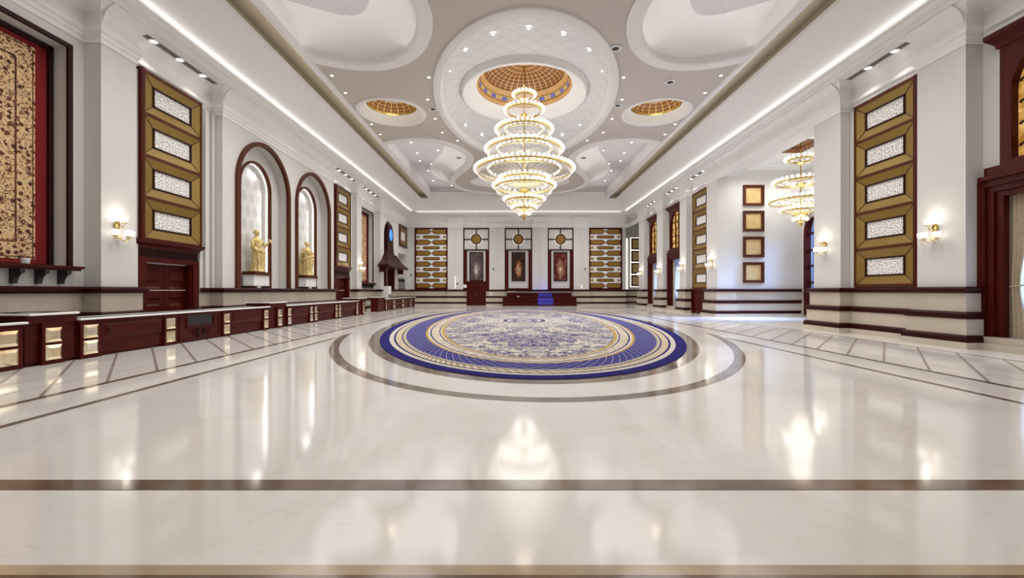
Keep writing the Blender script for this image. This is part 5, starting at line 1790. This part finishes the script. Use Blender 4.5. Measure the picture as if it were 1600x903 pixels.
ck = thing('wall_clock', 'round glowing blue clock on the dark hood tower', 'clock', (FL + .10, 36.5, 6.30), -PI / 2)
MB().prism(ellipse(0, 0, .52, .52, 40), lambda p: (p[0], .03, p[1]), lambda p: (p[0], 0, p[1])).build('dial', 'blue_clock', ck)
hh = MB().box(-.02, .02, .032, .045, -.05, .33).box(-.22, .05, .032, .045, -.02, .02)
for i in range(12):
    a = 2 * pi * i / 12
    hh.prism([(-.012, .40), (.012, .40), (.012, .48), (-.012, .48)], lambda p: (p[0] * cos(a) - p[1] * sin(a), .04, p[0] * sin(a) + p[1] * cos(a)), lambda p: (p[0] * cos(a) - p[1] * sin(a), .03, p[0] * sin(a) + p[1] * cos(a)))
hh.build('clock_hands', 'white', ck)
MB().tube([(.53 * cos(a), .02, .53 * sin(a)) for a in [2 * pi * i / 40 for i in range(41)]], .03, 6, caps=False).build('bezel', 'dark', ck, True)
ap = thing('ice_machine', 'pale grey upright appliance standing under the clock hood behind the bar', 'appliance', (FL + .30, 34.62, 0))
MB().box(-.28, .28, -.42, .42, .05, 1.86).build('cabinet', 'white', ap)
MB().box(.28, .30, -.38, .38, .2, 1.2).build('front_door', 'silver', ap)
MB().box(-.25, .25, -.38, .38, 0, .05).build('foot', 'black', ap)
# back bar shelves and bottles
sb = thing('bottle_shelf', 'stepped pale shelves in the niche behind the bar', 'shelf', (FL - .45, 40.85, 0))
for k in range(4):
    z = 1.62 + k * .17
    MB().box(-.42, .38, -1.45, 1.45, z + .12, z + .16).build('shelf_board', 'top', sb)
    MB().box(-.42, .32, -1.45, 1.45, z - .01, z + .12).build('riser', 'dark', sb)
bo = MB().lathe([(0, 0), (.055, 0), (.06, .02), (.06, .22), (.05, .27), (.022, .31), (.02, .40), (.025, .41), (0, .41)], n=12).build('wine_bottle', 'bottle', None, True)
for k in range(12):
    o = bo if k == 0 else bo.copy()
    if k: COL.objects.link(o)
    o.location = (FL - .32 + (k % 2) * .16, 39.65 + k * .22, 2.292)
    s_ = 1 + .35 * ((k * 7) % 5) / 5
    o.scale = (1.3, 1.3, s_)
    tag(o, 'dark bottle in the row on the top shelf of the back bar', 'bottle', 'bottles behind the bar')

# ------------------------------------------------------------------ far stage ledge and small things
st = thing('tiered_sideboard', 'dark red tiered sideboard with painted blue light in the middle, under the far paintings', 'sideboard', (2.64, 41.6, 0), 0, world=True)
y0 = 41.25
b = MB()
b.box(-1.02, 6.30, y0, 42.6, 0, .10).box(-.96, 6.24, y0 + .06, 42.6, .10, .80)
b.build('carcass', 'mahog_h', st)
MB().box(-1.06, 6.34, y0 - .05, 42.62, .80, .87).box(-1.0, 6.28, y0 - .02, y0 + .06, .42, .47).build('ledge', 'mahog_h', st)
MB().box(-.55, 5.85, 42.0, 42.7, .87, 1.24).build('upper_tier', 'mahog', st)
MB().box(-.6, 5.9, 41.95, 42.72, 1.24, 1.29).build('upper_ledge', 'brown', st)
for k in range(6):
    xa = -.9 + k * 1.2
    d = MB()
    for za, zb_ in ((.13, .40), (.49, .77)):
        o4 = rect(xa + .05, xa + 1.1, za, zb_); i4 = rect(xa + .1, xa + 1.05, za + .05, zb_ - .05)
        for q in range(4):
            p, r = o4[q], o4[(q + 1) % 4]; c, e = i4[(q + 1) % 4], i4[q]
            d.quad((p[0], y0 + .055, p[1]), (r[0], y0 + .055, r[1]), (c[0], y0 + .03, c[1]), (e[0], y0 + .03, e[1]))
        d.quad(*[(p[0], y0 + .03, p[1]) for p in i4])
    d.build('drawer_front', 'mahog_h', st)
MB().box(2.45, 4.0, y0 + .012, y0 + .028, .12, .79).build('blue_light_sheet', 'blue_wash', st)  # glowing sheets over the fronts stand for the blue light there
MB().box(2.55, 3.9, 41.965, 41.985, .89, 1.22).build('blue_light_sheet', 'blue_wash', st)
lamp('POINT', 'stage_blue', (3.2, 41.75, 1.7), 16, (.06, .09, 1.0), .25)
bx = MB().lathe([(0, 0), (.13, 0), (.15, .05), (.14, .09), (.11, .06), (0, .05)], n=18).build('white_dish', 'white', None, True)
bx.location = (.55, 41.6, .872)
tag(bx, 'small white dish on the lower ledge of the far sideboard', 'dish')
for k, x in enumerate((-.42, -.2, .02, .25)):
    m = MB().cyl((0, 0, 0), .045, 0, .10, 12, 0)
    m.lathe([(0, .10), (.02, .12), (.012, .16), (0, .18)], n=8, mat=1)
    o = m.build('tea_light', ['orange', 'globe'])
    o.location = (x, 42.3, 1.292)
    tag(o, 'small orange tea light at the left end of the far sideboard', 'candle', 'tea lights on the far sideboard')
# small wall devices
dev = MB().box(-.06, .06, 0, .05, -.09, .09).build('wall_sensor', 'black')
for i, (x, z, lb) in enumerate(((-1.95, 3.7, 'small black wall sensor between the left and middle far paintings'), (7.35, 3.7, 'small black wall sensor beside the right geometric panel'),
                                (-10.33, 3.05, 'small black wall sensor left of the left geometric panel'), (-5.6, 2.2, 'small dark call box left of the far double door'))):
    o = dev if i == 0 else dev.copy()
    if i: COL.objects.link(o)
    o.location = (x, (YF - PROJ if i in (0, 1, 3) else YF), z); o.rotation_euler = (0, 0, PI)
    tag(o, lb, 'wall sensor', 'small devices on the far wall')
kp = MB().box(-.18, .18, 0, .04, -.16, .16).build('control_panel', 'white')
kp.location = (-4.83, YF - .12, 1.95); kp.rotation_euler = (0, 0, PI)
tag(kp, 'small square white control panel left of the far double door', 'control panel')
for i, x in enumerate((-5.80, 6.97)):
    o = MB().lathe([(0, 0), (.06, 0), (.06, .08), (.045, .09), (0, .09)], n=14, mat=0).box(-.022, .022, -.022, .022, .09, 1.3 if i == 0 else .45, 1).build('wall_uplight', ['silver', 'led'])
    o.location = (x, YF - PROJ - .12, 1.603)
    tag(o, 'slim glowing uplight standing on the dado %s' % ('left of the far double door' if i == 0 else 'left of the right geometric panel'), 'uplight', 'slim uplights on the far dado')

# ------------------------------------------------------------------ light
WARM = (1.0, .97, .92)
for z, w, r in ((10.4, 10, .5), (9.0, 34, 1.0), (7.9, 170, 1.8), (6.9, 150, 1.4), (5.5, 30, .6)):
    lamp('POINT', 'chandelier_light', (XC, YC, z), w, WARM, r)
for z, w, r in ((7.4, 30, .5), (6.1, 60, .7), (5.2, 30, .3)):
    lamp('POINT', 'side_chandelier_light', (14.45, 21.2, z), w, WARM, r)
# downlights of the flat ceiling and the lobes (wide beams)
for x in (-7.6, -4.0, 5.15, 8.75):
    for y in (4.0, 10.0, 15.0, 19.5, 24.0, 29.0, 34.0, 39.0):
        lamp('SPOT', 'downlight_beam', (x, y, 9.95), (290 if y < 5 else 450) * (.85 if x > 8 else 1), (1, .984, .962), 1.5, None, spot_size=2.6, spot_blend=.9)
for x in (13.6, 15.6):
    for y in (18.0, 23.2):
        lamp('SPOT', 'side_room_beam', (x, y, 8.6), 230, (1, .975, .93), .3, None, spot_size=2.4, spot_blend=.9)
for sx in (-1, 1):
    for sy in (-1, 1):
        lamp('AREA', 'lobe_cove_light', (XC + sx * 6.2, YC + sy * 8.2, 10.58), 20, (1, .975, .94), (4.6, 6.0), (PI, 0, 0))
    lamp('AREA', 'lobe_cove_light', (XC + sx * 7.2, YC + 16.3, 10.58), 8, (1, .975, .94), (2.0, 5.0), (PI, 0, 0))
    lamp('AREA', 'trough_light', (XC + sx * 9.05, YC, 10.72), 16, (1, .9, .72), (.2, 39), (PI, 0, 0))
for x in (FL + .64, FR - .64):
    lamp('AREA', 'cornice_cove', (x, YC, 9.34), 24, (1, .98, .95), (.08, 42), (PI, 0, 0))
lamp('AREA', 'cornice_cove', (XC, YF - .64, 9.34), 8, (1, .98, .95), (20.5, .08), (PI, 0, 0))
lamp('POINT', 'dome_light', (XC, YC, 11.75), 26, (1, .9, .7), .4)
for sx in (-1, 1):
    lamp('POINT', 'small_dome_light', (XC + sx * SD, YC + .35, 10.62), 9, (1, .85, .6), .2)
# cornice soffit washes
for x, sx, ys in ((FL + .05, -1, (12.6, 14.4, 26.2, 28.0, 31.0, 32.8)), (FR - .05, 1, (13.1, 14.3, 26.4, 28.1, 30.7, 32.3, 35.3, 37.1))):
    for y in ys:
        lamp('SPOT', 'soffit_beam', (x, y, 8.88), 30, (1, .96, .9), .05, None, spot_size=1.6, spot_blend=.8)

w = bpy.data.worlds.new('day')
S.world = w
w.use_nodes = True
bg = w.node_tree.nodes['Background']
bg.inputs[0].default_value = (.30, .47, 1.0, 1)
bg.inputs[1].default_value = .4

# ------------------------------------------------------------------ camera
cam = bpy.data.cameras.new('camera')
cam.sensor_width = 36.0
cam.sensor_fit = 'HORIZONTAL'
cam.lens = 660.0 / 1600 * 36.0
cam.shift_x = (800 - 801) / 1600.0
cam.shift_y = (454 - 451.5) / 1600.0
cam.clip_start = .05
cam.clip_end = 200
co_ = bpy.data.objects.new('camera', cam)
COL.objects.link(co_)
co_.location = (0, 0, 1.5)
co_.rotation_euler = (PI / 2, 0, 0)
S.camera = co_

# ------------------------------------------------------------------ render look
vs_ = S.view_settings
vs_.view_transform = 'Standard'
vs_.look = 'None'
vs_.gamma = 1.0
vs_.use_curve_mapping = False
vs_.exposure = 0.44
S.cycles.use_denoising = True
S.cycles.max_bounces = 8
S.cycles.diffuse_bounces = 4
S.cycles.glossy_bounces = 3
S.cycles.sample_clamp_indirect = 4.0
S.cycles.caustics_reflective = False
S.cycles.caustics_refractive = False
for o in bpy.data.objects:
    if '_w' in o.keys():
        del o['_w']
